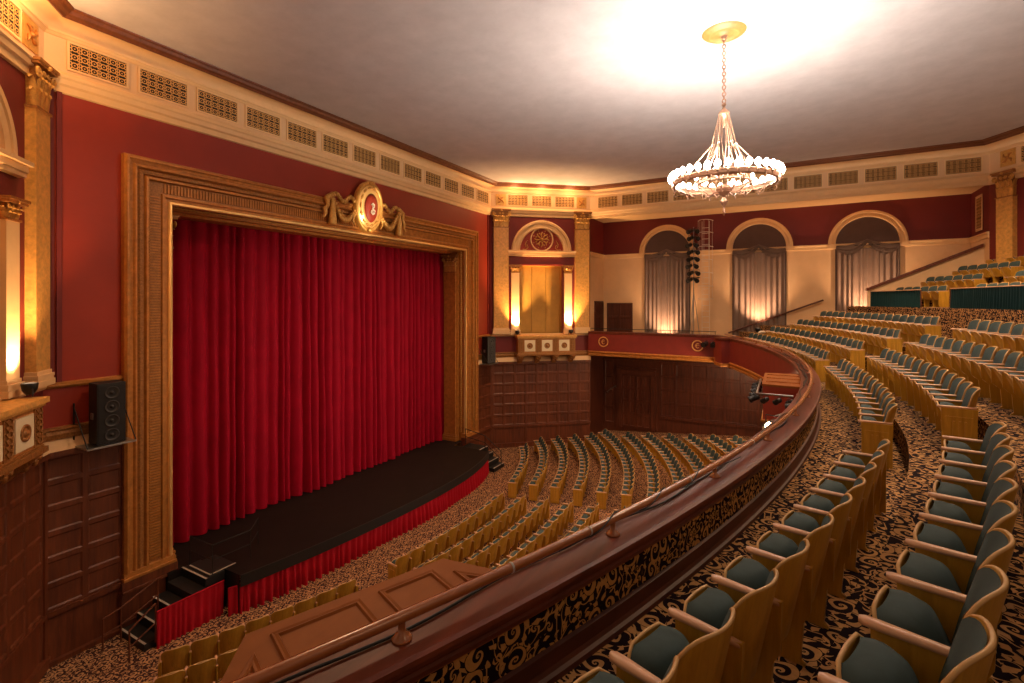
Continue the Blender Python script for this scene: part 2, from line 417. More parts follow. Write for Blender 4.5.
# dark vertical strips beside the corner pilasters
mb=MB()
for y in (4.98,24.02): mb.box(y-.05,y+.05,0,.05,-1.9,4.93,P_stage)
for y in (4.80,24.2): mb.box(y-.06,y+.06,0,.10,-1.9,4.93,P_stage)
struct(mb,'trim_stage_corner',M['maroon'])

# ---- cornice all round
CP=[(-8.0,-1.1),N1,N0,W0,W1,R0,R1,(11.2,22.0)]
CP[0]=(-6.0,.8)
CNn=miter(CP,1)
# check side: at the stage wall (N0->W0) normal should be +x
if CNn[2][0]<0: CNn=[(-a,-b) for a,b in CNn]
def ring(name,prof,m,smooth=False):
    mb=MB(); mb.sweep(prof,CP,CNn,smooth); return struct(mb,name,m)
ring('trim_frieze',[(.02,5.28),(.02,6.24)],M['cream'])
ring('trim_cornice_lower',[(0,4.90),(.06,4.92),(.07,5.06),(.13,5.10),(.16,5.2),(.20,5.24),(.20,5.30),(.10,5.34),(.05,5.40),(.02,5.42)],M['creamtrim'])
ring('trim_cornice_upper',[(.02,6.20),(.05,6.21),(.09,6.26),(.12,6.27),(.12,6.32),(.05,6.34)],M['creamtrim'])
ring('trim_cove_ceiling',[(.05,6.33),(.07,6.42),(.14,6.50),(.30,6.54),(.42,6.55)],M['creamtrim'],True)
ring('trim_ceiling_brown',[(.42,6.58),(.44,6.52),(.49,6.50),(.53,6.55),(.60,6.58),(.64,6.65),(.70,6.67),(.72,6.71)],M['browntrim'])

# ---- pierced grilles in the frieze
def grille_mesh(w,h,nx,ny):
    mb=MB(); mb.cur=1; mb.box(-w/2,w/2,.0,.008,-h/2,h/2); mb.cur=0
    cw,ch=w/nx,h/ny; T=.022
    for i in range(nx):
        for j in range(ny):
            cx,cz=-w/2+(i+.5)*cw,-h/2+(j+.5)*ch; r=min(cw,ch)*.40
            K=10; wd=.026
            rows=[[(cx+(r-wd)*cos(2*pi*k/K),T,cz+(r-wd)*sin(2*pi*k/K)),(cx+r*cos(2*pi*k/K),T,cz+r*sin(2*pi*k/K))] for k in range(K+1)]
            mb.grid(rows)
            for a in range(4):
                q=a*pi/2+pi/4; c,s_=cos(q),sin(q); e=.013
                mb.face([(cx+r*.95*c-s_*e,T,cz+r*.95*s_+c*e),(cx+r*1.5*c-s_*e,T,cz+r*1.5*s_+c*e),(cx+r*1.5*c+s_*e,T,cz+r*1.5*s_-c*e),(cx+r*.95*c+s_*e,T,cz+r*.95*s_-c*e)])
            mb.face([(cx-.022,T,cz),(cx,T,cz-.022),(cx+.022,T,cz),(cx,T,cz+.022)])
            mb.face([(cx-cw/2,T,cz-.010),(cx-r*.95,T,cz-.010),(cx-r*.95,T,cz+.010),(cx-cw/2,T,cz+.010)])
            mb.face([(cx+r*.95,T,cz-.010),(cx+cw/2,T,cz-.010),(cx+cw/2,T,cz+.010),(cx+r*.95,T,cz+.010)])
    for i in range(1,nx): mb.box(-w/2+i*cw-.006,-w/2+i*cw+.006,.008,T-.004,-h/2,h/2)
    fr=MB(); f=.05
    for q in ((-w/2-f,w/2+f,h/2,h/2+f),(-w/2-f,w/2+f,-h/2-f,-h/2),(-w/2-f,-w/2,-h/2,h/2),(w/2,w/2+f,-h/2,h/2)): fr.box(q[0],q[1],0,.035,q[2],q[3])
    return mb,fr
ORD=['first','second','third','fourth','fifth','sixth','seventh','eighth','ninth','tenth','eleventh','twelfth','thirteenth','fourteenth','fifteenth','sixteenth','seventeenth','eighteenth','nineteenth','twentieth','twenty-first','twenty-second','twenty-third','twenty-fourth']
g0=None
def grille(P,s,z,label,w=1.16,h=.60,t=.025):
    global g0
    o=P(s,t,z); a=P(s+1,t,z); ang=atan2(a[1]-o[1],a[0]-o[0])
    n=P(s,t+1,z); nx_=(n[0]-o[0],n[1]-o[1])
    # local +y must be the wall normal
    rz=atan2(nx_[1],nx_[0])-pi/2
    if g0 is None:
        g0=thing('frieze_grille',label,'grille','pierced grilles in the frieze')
        a_,b_=grille_mesh(1.16,.60,6,3); a_.build('lattice',[M['grille'],M['grilleback']],g0); b_.build('grille_frame',M['creamtrim'],g0); g=g0
    else: g=copy_tree(g0)
    g.location=o; g.rotation_euler=(0,0,rz); g.scale=(w/1.16,1,h/.60); g['label']=label; return g
for k in range(13):
    y=5.75+k*(23.41-5.75)/12
    grille(P_stage,y,5.84,f'pierced gilt grille above the stage, {ORD[k]} from the corner by the tall near pilaster')
for P,nm in ((P_far,'far angled wall'),(P_near,'angled wall beside the near speaker')):
    for k,s in enumerate((1.60,3.03,4.44)):
        if nm.startswith('angled wall beside') and k==2: continue
        grille(P,s,5.85,f'pierced gilt frieze grille, {ORD[k]} from the stage, {nm}')
for k in range(12):
    s=-9.3+k*(6.55+9.3)/11
    grille(P_side,s,5.82,f'pierced gilt grille over the arched windows, {ORD[k]} from the angled wall')
grille(P_rear,1.9,5.82,'pierced gilt frieze grille beyond the rear corner pilaster')
o=grille(P_gw,1.25,3.9,'tall pierced grille on the maroon return wall above the upper seats',w=.75,h=1.35)

# ---- pilasters with leafy capitals
def leaf(mb,c,d,n,w,h,out):
    """c base centre, d lateral dir, n outward dir"""
    rows=[]
    for v,(ww,oo,zz) in enumerate(((.8,0,0),(1,.15,.4),(.95,.35,.75),(.7,.9,.98),(.25,1.05,.82))):
        rows.append([(c[0]+d[0]*u*w*ww/2+n[0]*(out*oo+(.3*out*(1-abs(u)))),c[1]+d[1]*u*w*ww/2+n[1]*(out*oo+(.3*out*(1-abs(u)))),c[2]+zz*h) for u in (-1,-.5,0,.5,1)])
    mb.smooth=True; mb.grid(rows); mb.smooth=False
def pilaster(name,label,P,s,w,dep,z0,z1,caph,group=None,shaft=None,basem=None):
    o=P(s,0,z0); root=thing(name,label,'pilaster',group,loc=o)
    Q=lambda a,t,z:tuple(np.array(P(s+a,t,z))-np.array(o))
    mb=MB(); mb.box(-w/2,w/2,-.02,dep,z0+.35,z1-caph,Q); mb.build('shaft',shaft or M['goldcol'],root)
    mb=MB()
    for e,a,b in ((.07,0,.14),(.05,.14,.2),(.06,.2,.27),(.025,.27,.35)): mb.box(-w/2-e,w/2+e,-.02,dep+e,z0+a,z0+b,Q)
    mb.build('base',basem or M['creamtrim'],root,.008)
    mb=MB(); zc=z1-caph; mb.cur=1
    mb.box(-w/2-.03,w/2+.03,-.02,dep+.03,zc-.05,zc,Q)
    mb.box(-w/2+.03,w/2-.03,-.02,dep-.02,zc,z1-.12,Q)
    mb.box(-w/2-.10,w/2+.10,-.02,dep+.10,z1-.12,z1-.06,Q); mb.box(-w/2-.13,w/2+.13,-.02,dep+.13,z1-.06,z1,Q)
    mb.cur=0; q0=np.array(Q(0,0,0)); dl=np.array(Q(1,0,0))-q0; nl=np.array(Q(0,1,0))-q0
    h=caph-.12
    for tier,(zz,hh,K,out) in enumerate(((0,.45,3,.07),(.28,.45,4,.10))):
        for k in range(K):
            a=-w/2+w*(k+.5)/K
            leaf(mb,Q(a,dep-.02,zc+zz*h),dl,nl,w/K*1.05,hh*h,out)
        for sd in (-1,1):
            c=Q(sd*(w/2-.03),dep*.5,zc+zz*h); leaf(mb,c,nl*sd,dl*sd,dep*.9,hh*h,out)
    for sd in (-1,1):      # volutes
        pts=[]
        for k in range(15):
            t=k/14*3.4*pi; r=.115*caph/1.0*(1-k/17)
            pts.append(Q(sd*(w/2+.02-r*cos(t)*.9+.0),dep+.05,z1-.12-.14*caph-r*sin(t)+.0))
        mb.tube(pts,.028*caph,6)
        pts=[]
        for k in range(11):
            t=k/10*3*pi; r=.07*caph*(1-k/13)
            pts.append(Q(sd*(.09-r*cos(t)),dep+.05,z1-.12-.12*caph-r*sin(t)))
        mb.tube(pts,.02*caph,5)
    mb.ball(Q(0,dep+.1,z1-.08),.06*caph,8,6)
    mb.build('capital',[M['gold'],M['bronze2']],root)
    return root
for P,nm in ((P_far,'far angled wall'),(P_near,'near angled wall')):
    for s,wh in ((.60,'stage side'),(5.48,'gallery side')):
        if P is P_near and s>5: continue
        pilaster('pilaster',f'tall ochre pilaster with leafy gilt capital, {wh} of the {nm}',P,(.45 if P is P_near else s),(.58 if P is P_near else .86),.20,-1.90,5.28,1.02)
    for s,wh in ((1.44,'stage side'),(4.62,'gallery side')):
        if P is P_near and s>4: continue
        pilaster('pilaster',f'short brightly lit pilaster flanking the gold niche, {wh}, {nm}',P,s,.46,.13,-1.95,2.10,.42,shaft=M['creamtrim'])
    o=P(3.03,0,2.6); root=thing('arch_surround',f'cream arch with red medallion tympanum over the gold niche, {nm}','arch',loc=o)
    Q=lambda a,t,z:tuple(np.array(P(3.03+a,t,z))-np.array(o))
    mb=MB()
    ro=1.80; segs=28; prof=[(1.80,0),(1.80,.10),(1.74,.14),(1.62,.14),(1.60,.10),(1.42,.10),(1.40,.13),(1.33,.13),(1.30,.05),(1.30,0)]
    rows=[[Q(r*cos(pi*k/segs),t,2.92+r*sin(pi*k/segs)) for r,t in prof] for k in range(segs+1)]; mb.smooth=False; mb.grid(rows); mb.build('arch_moulding',M['creamtrim'],root)
    mb=MB(); mb.face([Q(1.32*cos(pi*k/segs),.03,2.92+1.32*sin(pi*k/segs)) for k in range(segs+1)]); mb.build('tympanum',M['red'],root)
    mb=MB(); mb.lathe([(.70,.03),(.70,.09),(.64,.10),(.62,.05)],(0,0,0),28,'y',lambda x,y,z:Q(x,y,3.60+z)); mb.build('medallion_ring',M['creamtrim'],root)
    mb=MB()
    for k in range(8):
        a=k*pi/4; mb.tube([Q(.12*cos(a),.06,3.6+.12*sin(a)),Q(.3*cos(a+.15),.07,3.6+.3*sin(a+.15)),Q(.45*cos(a-.1),.06,3.6+.45*sin(a-.1))],[.03,.05,.02],6)
        a+=pi/8; mb.ball(Q(.36*cos(a),.06,3.6+.36*sin(a)),.05,6,5)
        mb.ball(Q(.52*cos(a),.06,3.6+.52*sin(a)),.035,6,5)
    mb.ball(Q(0,.07,3.6),.10,8,6); mb.build('rosette',M['gold'],root)
    mb=MB()
    for sd in (-1,1):
        mb.tube([Q(sd*(1.15-.0),.05,3.02),Q(sd*.95,.05,3.0),Q(sd*.82,.05,3.12),Q(sd*.88,.05,3.28),Q(sd*.98,.05,3.22),Q(sd*.93,.05,3.14)],.022,6)
        mb.tube([Q(sd*1.0,.05,3.28),Q(sd*.93,.05,3.45),Q(sd*.85,.05,3.55)],[.03,.02,.01],6)
    mb.build('leaf_scroll',M['gold'],root)
    mb=MB(); mb.box(-2.02,2.02,0,.16,2.60,2.70,Q); mb.box(-2.02,2.02,0,.20,2.70,2.84,Q); mb.box(-2.04,2.04,0,.28,2.84,2.94,Q); mb.build('entablature',M['creamtrim'],root,.01)
    mb=MB(); mb.box(-1.3,1.3,0,.05,2.10,2.16,Q); mb.build('niche_head_strip',M['red'],root)

    # balcony box front
    o=P(3.2,0,-3.0); root=thing('theater_box',f'projecting box front with three square panels below the gold niche, {nm}','box front',loc=o)
    Q=lambda a,t,z:tuple(np.array(P(3.2+a,t,z))-np.array(o))
    mb=MB(); D=.62
    mb.box(-1.70,1.70,-.0,D,-3.05,-2.10,Q); mb.build('box_body',M['bronze'],root,.01)
    mb=MB(); mb.box(-1.78,1.78,0,D+.10,-2.10,-1.98,Q); mb.box(-1.74,1.74,0,D+.05,-2.16,-2.10,Q); mb.build('coping',M['goldcol'],root,.01)
    mb=MB(); mb.box(-1.78,1.78,0,D+.08,-3.12,-3.0,Q); mb.box(-1.72,1.72,0,D+.03,-3.0,-2.95,Q); mb.build('sill_moulding',M['bronze2'],root,.01)
    for k in range(3):
        c=-1.02+k*1.02
        mb=MB(); mb.box(c-.31,c+.31,D,D+.03,-2.88,-2.24,Q); pn=mb.build('square_panel',M['plastic_white'],root)
        mb=MB(); mb.lathe([(.17,D+.03),(.17,D+.055),(.13,D+.06),(.12,D+.04),(.07,D+.04),(.06,D+.07),(0.001,D+.08)],(0,0,0),14,'y',lambda x,y,z:Q(c+x,y,-2.56+z)); rs=mb.build('rosette',M['bronze2'],pn)
    for k in range(4):
        c=-1.53+k*1.02
        mb=MB(); mb.box(c-.15,c+.15,D,D+.02,-2.95,-2.16,Q)
        for q in range(6):
            for sd in (-1,1): mb.tube([Q(c,D+.02,-2.9+q*.12),Q(c+sd*.07,D+.05,-2.87+q*.12),Q(c+sd*.10,D+.03,-2.80+q*.12),Q(c+sd*.04,D+.03,-2.79+q*.12)],.014,5)
        mb.build('ornament_strip',M['bronze2'],root)
        mb=MB()
        pts=[]
        for v in range(9):
            a=v/8; pts.append((D-.02-.45*a**1.6+.05*sin(a*6.3), -3.12-.50*a))
        rows=[[Q(c-.17*(1-.3*i/8),t,z),Q(c+.17*(1-.3*i/8),t,z)] for i,(t,z) in enumerate(pts)]
        mb.grid(rows); rows2=[[Q(c-.17*(1-.3*i/8),0,z),Q(c-.17*(1-.3*i/8),t,z)] for i,(t,z) in enumerate(pts)]; mb.grid(rows2)
        rows2=[[Q(c+.17*(1-.3*i/8),t,z),Q(c+.17*(1-.3*i/8),0,z)] for i,(t,z) in enumerate(pts)]; mb.grid(rows2)
        for v in range(5):
            t,z=pts[v+1]; mb.ball(Q(c+(.06 if v%2 else -.06),t+.0,z),.06,6,5)
        mb.tube([Q(c-.15,D-.02,-3.17),Q(c+.15,D-.02,-3.17)],.05,8)
        mb.build('bracket',M['bronze2'],root)
pilaster('pilaster','tall ochre pilaster with leafy gilt capital at the rear corner above the upper seats',P_rear,.80,.66,.20,-.5,5.28,1.02)
# small square ornaments in the frieze above the pilasters
def frieze_square(P,s,label):
    o=P(s,.02,5.84); root=thing('frieze_square',label,'ornament panel','square frieze ornaments above pilasters',loc=o)
    Q=lambda a,t,z:tuple(np.array(P(s+a,t,z+5.84))-np.array(P(s,.02,5.84)))
    mb=MB(); mb.box(-.30,.30,.0,.05,-.33,.33,Q); mb.build('ornament_plate',M['gold'],root)
    mb=MB()
    for k in range(4):
        a=k*pi/2+pi/4; mb.tube([Q(.03*cos(a),.07,.03*sin(a)),Q(.16*cos(a+.3),.08,.16*sin(a+.3)),Q(.24*cos(a-.1),.07,.24*sin(a-.1))],[.03,.045,.015],6)
    mb.ball(Q(0,.07,0),.07,8,6); mb.build('rosette',M['bronze'],root)
frieze_square(P_far,.60,'gilt square ornament in the frieze over the far stage-side pilaster')
frieze_square(P_far,5.48,'gilt square ornament in the frieze over the far gallery-side pilaster')
frieze_square(P_near,.60,'gilt square ornament in the frieze over the near pilaster beside the stage')
frieze_square(P_rear,.80,'gilt square ornament in the frieze over the rear corner pilaster')
# ---------------------------------------------------------------- proscenium
pf=thing('proscenium_frame','broad antique-gold moulded frame round the stage opening','proscenium frame',loc=(-15,14.5,0))
YO0,YO1,ZO=6.23,22.77,3.80
def fr_ring(name,d0,prof,m,zb=-7.0,smooth=False):
    """prof: (d inward from the outer edge, t proud of wall) running round left, top, right"""
    mb=MB(); secs=[]
    for y,z,sy,sz in ((YO0,zb,1,0),(YO0,ZO,1,-1),(YO1,ZO,-1,-1),(YO1,zb,-1,0)):
        secs.append([(t,y+sy*d-14.5,z+sz*d) for d,t in prof])
    mb.smooth=smooth; mb.grid(secs); return mb.build(name,m,pf)
fr_ring('outer_moulding',0,[(0,0),(0,.16),(.05,.22),(.10,.22),(.12,.17),(.20,.15),(.24,.20),(.28,.20),(.30,.12)],M['bronze'])
fr_ring('leaf_band',0,[(.30,.12),(.36,.17),(.44,.16),(.46,.10)],M['bronze2'])
fr_ring('middle_moulding',0,[(.46,.10),(.50,.19),(.56,.19),(.58,.09)],M['bronze'])
fr_ring('reeded_band_ground',0,[(.58,.09),(.88,.09)],M['bronze2'])
fr_ring('inner_moulding',0,[(.88,.09),(.90,.15),(.97,.15),(.99,.08),(1.06,.08)],M['bronze'])
fr_ring('rope_moulding',0,[(1.06,.08),(1.07,.15),(1.11,.17),(1.15,.15),(1.16,.0)],M['rope'],smooth=True)
fr_ring('reveal',0,[(1.12,.05),(1.14,-.35),(1.22,-.38),(1.22,-.62),(1.30,-.66),(1.30,-1.25)],M['bronze'],zb=-8.4)
for y0,y1,ax in ((YO0+.60,YO0+.86,0),(YO1-.86,YO1-.60,0)):
    z=-6.9; mb=MB()
    while z<ZO-.95: mb.box(.09,.125,y0-14.5,y1-14.5,z,z+.04); z+=.075
    mb.build('reeded_band',M['bronze'],pf)
mb=MB()
y=YO0+.95
while y<YO1-.95: mb.box(.09,.125,y-14.5,y+.05-14.5,ZO-.86,ZO-.60); y+=.085
mb.build('reeded_band',M['bronze'],pf)
mb=MB()      # beads on the inside of the rope
bp=[(YO0+1.17,-7.0),(YO0+1.17,ZO-1.17),(YO1-1.17,ZO-1.17),(YO1-1.17,-7.0)]; pts=[]; rr=[]
for (a0,a1),(b0,b1) in zip(bp,bp[1:]):
    n_=int(hypot(b0-a0,b1-a1)/.055)
    for k in range(n_):
        pts.append((-.16,a0+(b0-a0)*k/n_-14.5,a1+(b1-a1)*k/n_)); rr.append(.04 if k%2 else .018)
mb.tube(pts,rr,6); mb.build('bead_molding',M['gold'],pf)
for y0,y1 in ((YO0-.06,YO0+1.26),(YO1-1.26,YO1+.06)):
    mb=MB(); a,b=y0-14.5,y1-14.5
    mb.box(-.1,.16,a,b,-8.5,-7.5); mb.box(-.1,.24,a,b,-7.5,-7.42); mb.box(-.1,.20,a,b,-7.42,-7.2); mb.box(-.1,.22,a,b,-8.5,-8.2)
    mb.build('plinth',M['wood'],pf,.012)
    mb=MB(); mb.box(-.1,.22,a+.03,b-.03,-7.2,-7.12);mb.box(-.1,.18,a+.05,b-.05,-7.12,-7.0); mb.build('frame_base',M['bronze'],pf,.01)
# jamb pilasters inside the opening
for sd,nm in ((1,'far'),(-1,'near')):
    yj=21.47 if sd>0 else 7.53
    Pj=frame((-15.74,yj),(1,0),(0,-sd))
    r=pilaster('jamb_pilaster',f'dark gold pilaster with leafy capital inside the {nm} jamb of the stage opening',Pj,0,.74,.10,-7.4,2.45,.90,shaft=M['bronze'],basem=M['bronze'])
    mb=MB(); y0,y1=sorted((yj,yj+sd*.4)); mb.box(-16.18,-15.3,y0,y1,-7.4,3.2); struct(mb,f'wall_jamb_{nm}',M['bronze'])
# cartouche
o=(-14.8,14.50,3.75); ct=thing('cartouche','gilded oval shield with script monogram on top of the stage frame','cartouche',loc=o)
mb=MB(); E=lambda x,y,z:(x,y*.80,z)
tp=lambda x,y,z:(x+.12*(z)*.6+.10,y,z)
def ell(mb,prof,n=32,oz=0): mb.lathe(prof,(0,0,oz),n,'x',lambda x,y,z:tp(x,y*.70,z-oz+oz))
mb=MB(); ell(mb,[(1.0,-.12),(1.02,.08),(.96,.16),(.88,.12),(.84,.10)]); mb.build('rim',M['gold'],ct)
mb=MB(); ell(mb,[(.84,.10),(.70,.15),(.60,.20),(.52,.18)]); mb.build('shield_ring',M['rope'],ct)
mb=MB(); mb.lathe([(.54,.17),(.50,.22),(.30,.25),(.01,.26)],(0,0,-.10),32,'x',lambda x,y,z:tp(x,y*.62,z)); mb.build('red_field',M['red'],ct)
def curl(mb,pts,r,n=6): mb.tube(pts,r,n)
mb=MB()
G=[(-.16,.20),(-.05,.28),(.08,.24),(.10,.12),(0,.04),(-.10,.0),(.05,-.02),(.16,-.10),(.12,-.24),(-.02,-.28),(-.16,-.20),(-.12,-.08)]
mb.tube([tp(.29,a*.6,b*.75-.1) for a,b in G],.026,6)
mb.tube([tp(.29,a*.6,b*.75-.1) for a,b in [(-.02,.32),(-.04,.1),(-.02,-.12),(.02,-.32)]],.022,6); mb.build('monogram',M['white'],ct)
mb=MB()
for k in range(14):
    a=2*pi*k/14; 
    pts=[tp(.16,(.74*cos(a+.25*q))*.70,.74*sin(a+.25*q)) for q in (-.6,0,.6)]
    mb.tube(pts,[.02,.05,.02],6)
mb.ball(tp(.16,0,.92),.13,10,8,(.6,1.2,.8)); mb.ball(tp(.2,0,-.93),.12,10,8,(.6,1.2,.8))
for sd in (-1,1):
    pts=[tp(.05,sd*(.62+.18*sin(t*.9)),-.3-.5*t/3) for t in range(4)]; mb.tube(pts,[.07,.06,.05,.02],6)
mb.build('scroll_work',M['gold'],ct)
for sd in (-1,1):
    mb=MB()
    A=(sd*.72,-.2); B=(sd*1.72,.05)
    for k in range(15):
        u=k/14; y=A[0]+(B[0]-A[0])*u; z=A[1]+(B[1]-A[1])*u-.55*sin(pi*u)-.05
        mb.ball((.12,y,z),.10*(.6+.7*sin(pi*u)),7,5)
    for k in range(11):
        u=k/10; y=A[0]+(B[0]-A[0])*u; z=.02+.12*sin(u*9)+.1; mb.ball((.10,y,z),.09,6,5)
    mb.build('garland',M['gold'],ct)
    mb=MB(); y=sd*1.78
    mb.lathe([(.0,.35),(.10,.32),(.12,.22),(.07,.16),(.10,.05),(.13,-.3),(.16,-.62),(.15,-.68),(.0,-.68)],(.12,y,-.27),10); 
    for k in range(4): mb.ball((.12,y+sd*.08*k,.17-.05*k),.11,7,5)
    mb.build('tassel',M['gold'],ct)
    mb=MB()
    mb.tube([(.12,sd*1.9,.08),(.12,sd*2.03,-.05),(.12,sd*1.98,-.25),(.12,sd*2.12,-.4),(.12,sd*2.08,-.58),(.12,sd*2.2,-.72)],[.07,.1,.07,.09,.06,.04],6); mb.build('ribbon',M['gold'],ct)

# ---------------------------------------------------------------- stage
APR=[(8.1,-12.98),(8.2,-12.9),(9.9,-12.62),(11.5,-12.38),(13.7,-12.2),(15.9,-12.12),(18.06,-12.25),(19.3,-12.48),(20.4,-12.75),(20.75,-12.95)]
ya=np.linspace(8.1,20.75,70); pa=np.polyfit([a for a,b in APR],[b for a,b in APR],4); xa=np.polyval(pa,ya)
st=thing('stage','black stage deck with curved apron','stage',loc=(-14,14.5,-7.4))
S=lambda x,y,z:(x+14,y-14.5,z+7.4)
mb=MB()
mb.grid([[S(-19.5,y,-7.4),S(-15,y,-7.4),S(x,y,-7.4)] for x,y in zip(xa,ya)])
mb.face([S(-19.5,6.8,-7.4),S(-15,6.8,-7.4),S(-15,8.1,-7.4),S(-19.5,8.1,-7.4)]); mb.face([S(-19.5,20.75,-7.4),S(-15,20.75,-7.4),S(-15,22.2,-7.4),S(-19.5,22.2,-7.4)])
mb.box(-5.5,-1,-6,6,-.6,-.1)
mb.box(-1.35,-.72,-7.3,-6.3,-1.1,-.012)
mb.build('deck',M['deck'],st)
mb=MB()
mb.grid([[S(x,y,-7.4),S(x+.04,y,-7.405),S(x+.04,y,-7.72),S(x-.05,y,-7.72)] for x,y in zip(xa,ya)])
mb.grid([[S(-15,8.1,-7.4),S(-15,8.1,-8.5)],[S(xa[0],8.1,-7.4),S(xa[0],8.1,-8.5)]]); mb.grid([[S(-15,20.75,-7.4),S(-15,20.75,-8.5)],[S(xa[-1],20.75,-7.4),S(xa[-1],20.75,-8.5)]])
mb.build('black_border',M['black'],st)
def pleats(path,z0,z1,amp,wl,mb,top=.3,seed=1,rows=10,gather=0.):
    """pleated cloth hanging along a polyline path [(x,y)] """
    rnd=random.Random(seed)
    L=[0]
    for a,b in zip(path,path[1:]): L.append(L[-1]+hypot(b[0]-a[0],b[1]-a[1]))
    N=max(8,int(L[-1]/wl*9)); px=np.array([p[0] for p in path]); py=np.array([p[1] for p in path])
    ss=np.linspace(0,L[-1],N); X=np.interp(ss,L,px); Y=np.interp(ss,L,py)
    nx=np.gradient(Y); ny=-np.gradient(X); l=np.hypot(nx,ny); nx/=l; ny/=l
    ph=0; phs=[]; 
    w=wl*rnd.uniform(.7,1.4); prev=0
    for s in ss:
        ph+=(s-prev)/w*2*pi; prev=s
        if ph>2*pi: ph-=2*pi; w=wl*rnd.uniform(.6,1.5)
        phs.append(ph)
    phs=np.array(phs); low=np.interp(ss,np.linspace(0,L[-1],max(3,int(L[-1]/1.1))),[rnd.uniform(-1,1) for _ in range(max(3,int(L[-1]/1.1)))])
    G=[]
    for r in range(rows):
        v=r/(rows-1); z=z1+(z0-z1)*v; a=amp*(top+(1-top)*v)
        d=a*np.sin(phs)+a*.5*np.sin(phs*.5+1.2*v+low)+low*amp*.9*v
        G.append([(X[i]+nx[i]*d[i],Y[i]+ny[i]*d[i],z) for i in range(N)])
    mb.smooth=True; mb.grid(G); mb.smooth=False
sk=MB(); pleats([(x-.02-14+28,y-14.5) for x,y in zip(xa,ya)],-1.1,-.30,.075,.19,sk,.25,3,6)
sk.v=[(x-0,y,z) for x,y,z in sk.v]; sk.build('pleated_skirt',M['skirt'],st)

def deep(path_len,z1,amp,wl,mb,seed,rows=14,hem=None):
    """deep organ pleats: round ridges, sharp dark valleys"""
    rnd=random.Random(seed); y=0; ys=[];ds=[]
    while y<path_len:
        w=wl*rnd.uniform(.55,1.5); a=amp*rnd.uniform(.6,1.25)*min(1,w/wl+.2)
        for k in range(9):
            t=k/9; ys.append(y+w*t); ds.append(a*(2*sin(pi*t)**.7-1))
        y+=w
    low=[.06*sin(q*1.3+seed)+.03*sin(q*3.1) for q in ys]
    R=[]; zs=[0,.26] if hem else [z1*k/(rows-1) for k in range(rows)]
    for z in zs:
        v=1-z/10.6; f=.55+.45*v
        R.append([((.014 if hem else 0)+d*f+l*v+.02*sin(yy*5+z*1.5),yy,z) for yy,d,l in zip(ys,ds,low)])
    mb.smooth=True; mb.grid(R)
cu=thing('stage_curtain','tall closed red velvet stage curtain in deep pleats','curtain',loc=(-16.35,14.5,-7.36))
for a,b,sd in ((-7.9,-.02,5),(-.05,7.9,11)):
    mb=MB(); deep(7.95,10.6,.22,.36,mb,sd); mb.v=[(x,y+a,z) for x,y,z in mb.v]; mb.build('curtain_panel',M['velvet'],cu)
    mb=MB(); deep(7.95,10.6,.22,.36,mb,sd,hem=True); mb.v=[(x,y+a,z) for x,y,z in mb.v]; mb.build('hem',M['velvet'],cu)
mb=MB(); mb.box(-20,-19.8,4,25,-8,5); struct(mb,'wall_stage_back',M['black'])
mb=MB(); mb.box(-16.6,-15.1,6.5,22.5,2.95,3.2); struct(mb,'wall_proscenium_head',M['bronze'])

# stairs at the near corner of the stage
sr=thing('stage_stairs','black stage steps with pale nosings behind a red pleated skirt','stairs',loc=(-14,6.9,-8.5))
T=lambda x,y,z:(x+14,y-6.9,z+8.5)
for k in range(5):
    y0=6.1+k*.36; z=-8.5+.22*(k+1)
    mb=MB(); mb.box(*[c for ab in zip(T(-14.72,y0,-8.5),T(-13.55,8.05,z)) for c in ab]); mb.build('step',M['black'],sr)
    mb=MB(); mb.box(*[c for ab in zip(T(-14.72,y0,z),T(-13.55,y0+.05,z+.006)) for c in ab]); 
    if k in (0,1,2,4): mb.build('nosing',M['whitetape'],sr)
mb=MB(); mb.box(*[c for ab in zip(T(-14.6,7.65,-7.40),T(-13.6,8.4,-7.385)) for c in ab]); mb.build('landing',M['black'],sr)
mb=MB()
for a,b in (((-14.6,7.7),(-13.6,7.7)),((-13.62,7.7),(-13.62,8.4))):
    mb.bar(T(*a,-7.375),T(*b,-7.375),.04,.01)
mb.build('nosing',M['whitetape'],sr)
def skirtp(pts,z0,z1,seed,name,label):
    o=(pts[0][0],pts[0][1],z0); mb=MB(); pleats([(a-o[0],b-o[1]) for a,b in pts],0,z1-z0,.035,.15,mb,.3,seed,6)
    mb.tube([(a-o[0],b-o[1],z1-z0) for a,b in pts],.02,6)
    ob=mb.build(name,M['skirt']); ob.location=o; tag(ob,label,'skirt')
skirtp([(-13.40,6.3),(-13.33,7.9)],-8.5,-7.55,4,'pleated_skirt','short red pleated cloth hanging beside the stage steps')
skirtp([(-13.15,7.9),(-12.97,8.3)],-8.5,-7.72,5,'pleated_skirt','narrow red pleated cloth between steps and the curved apron')
def rail(name,label,posts,m,r=.018):
    o=posts[0][0]; root=thing(name,label,'railing',loc=o)
    q=lambda p:tuple(np.array(p)-np.array(o))
    for a,b in posts:
        mb=MB(); mb.tube([q(a),q(b)],r*.9,6); mb.build('post',m,root)
    mb=MB(); mb.tube([q(b) for a,b in posts],r,6); mb.build('top_rail',m,root)
    mb=MB(); mb.tube([q(tuple((np.array(a)+np.array(b))/2)) for a,b in posts],r*.8,6); mb.build('middle_rail',m,root)
rail('stage_railing','thin black railing on the stage edge above the steps',[((-14.7,7.75,-7.4),(-14.7,7.75,-6.6)),((-13.6,7.75,-7.4),(-13.6,7.75,-6.6)),((-13.55,8.8,-7.4),(-13.55,8.8,-6.6)),((-14.1,9.4,-7.4),(-14.1,9.4,-6.6))],M['black'],.014)
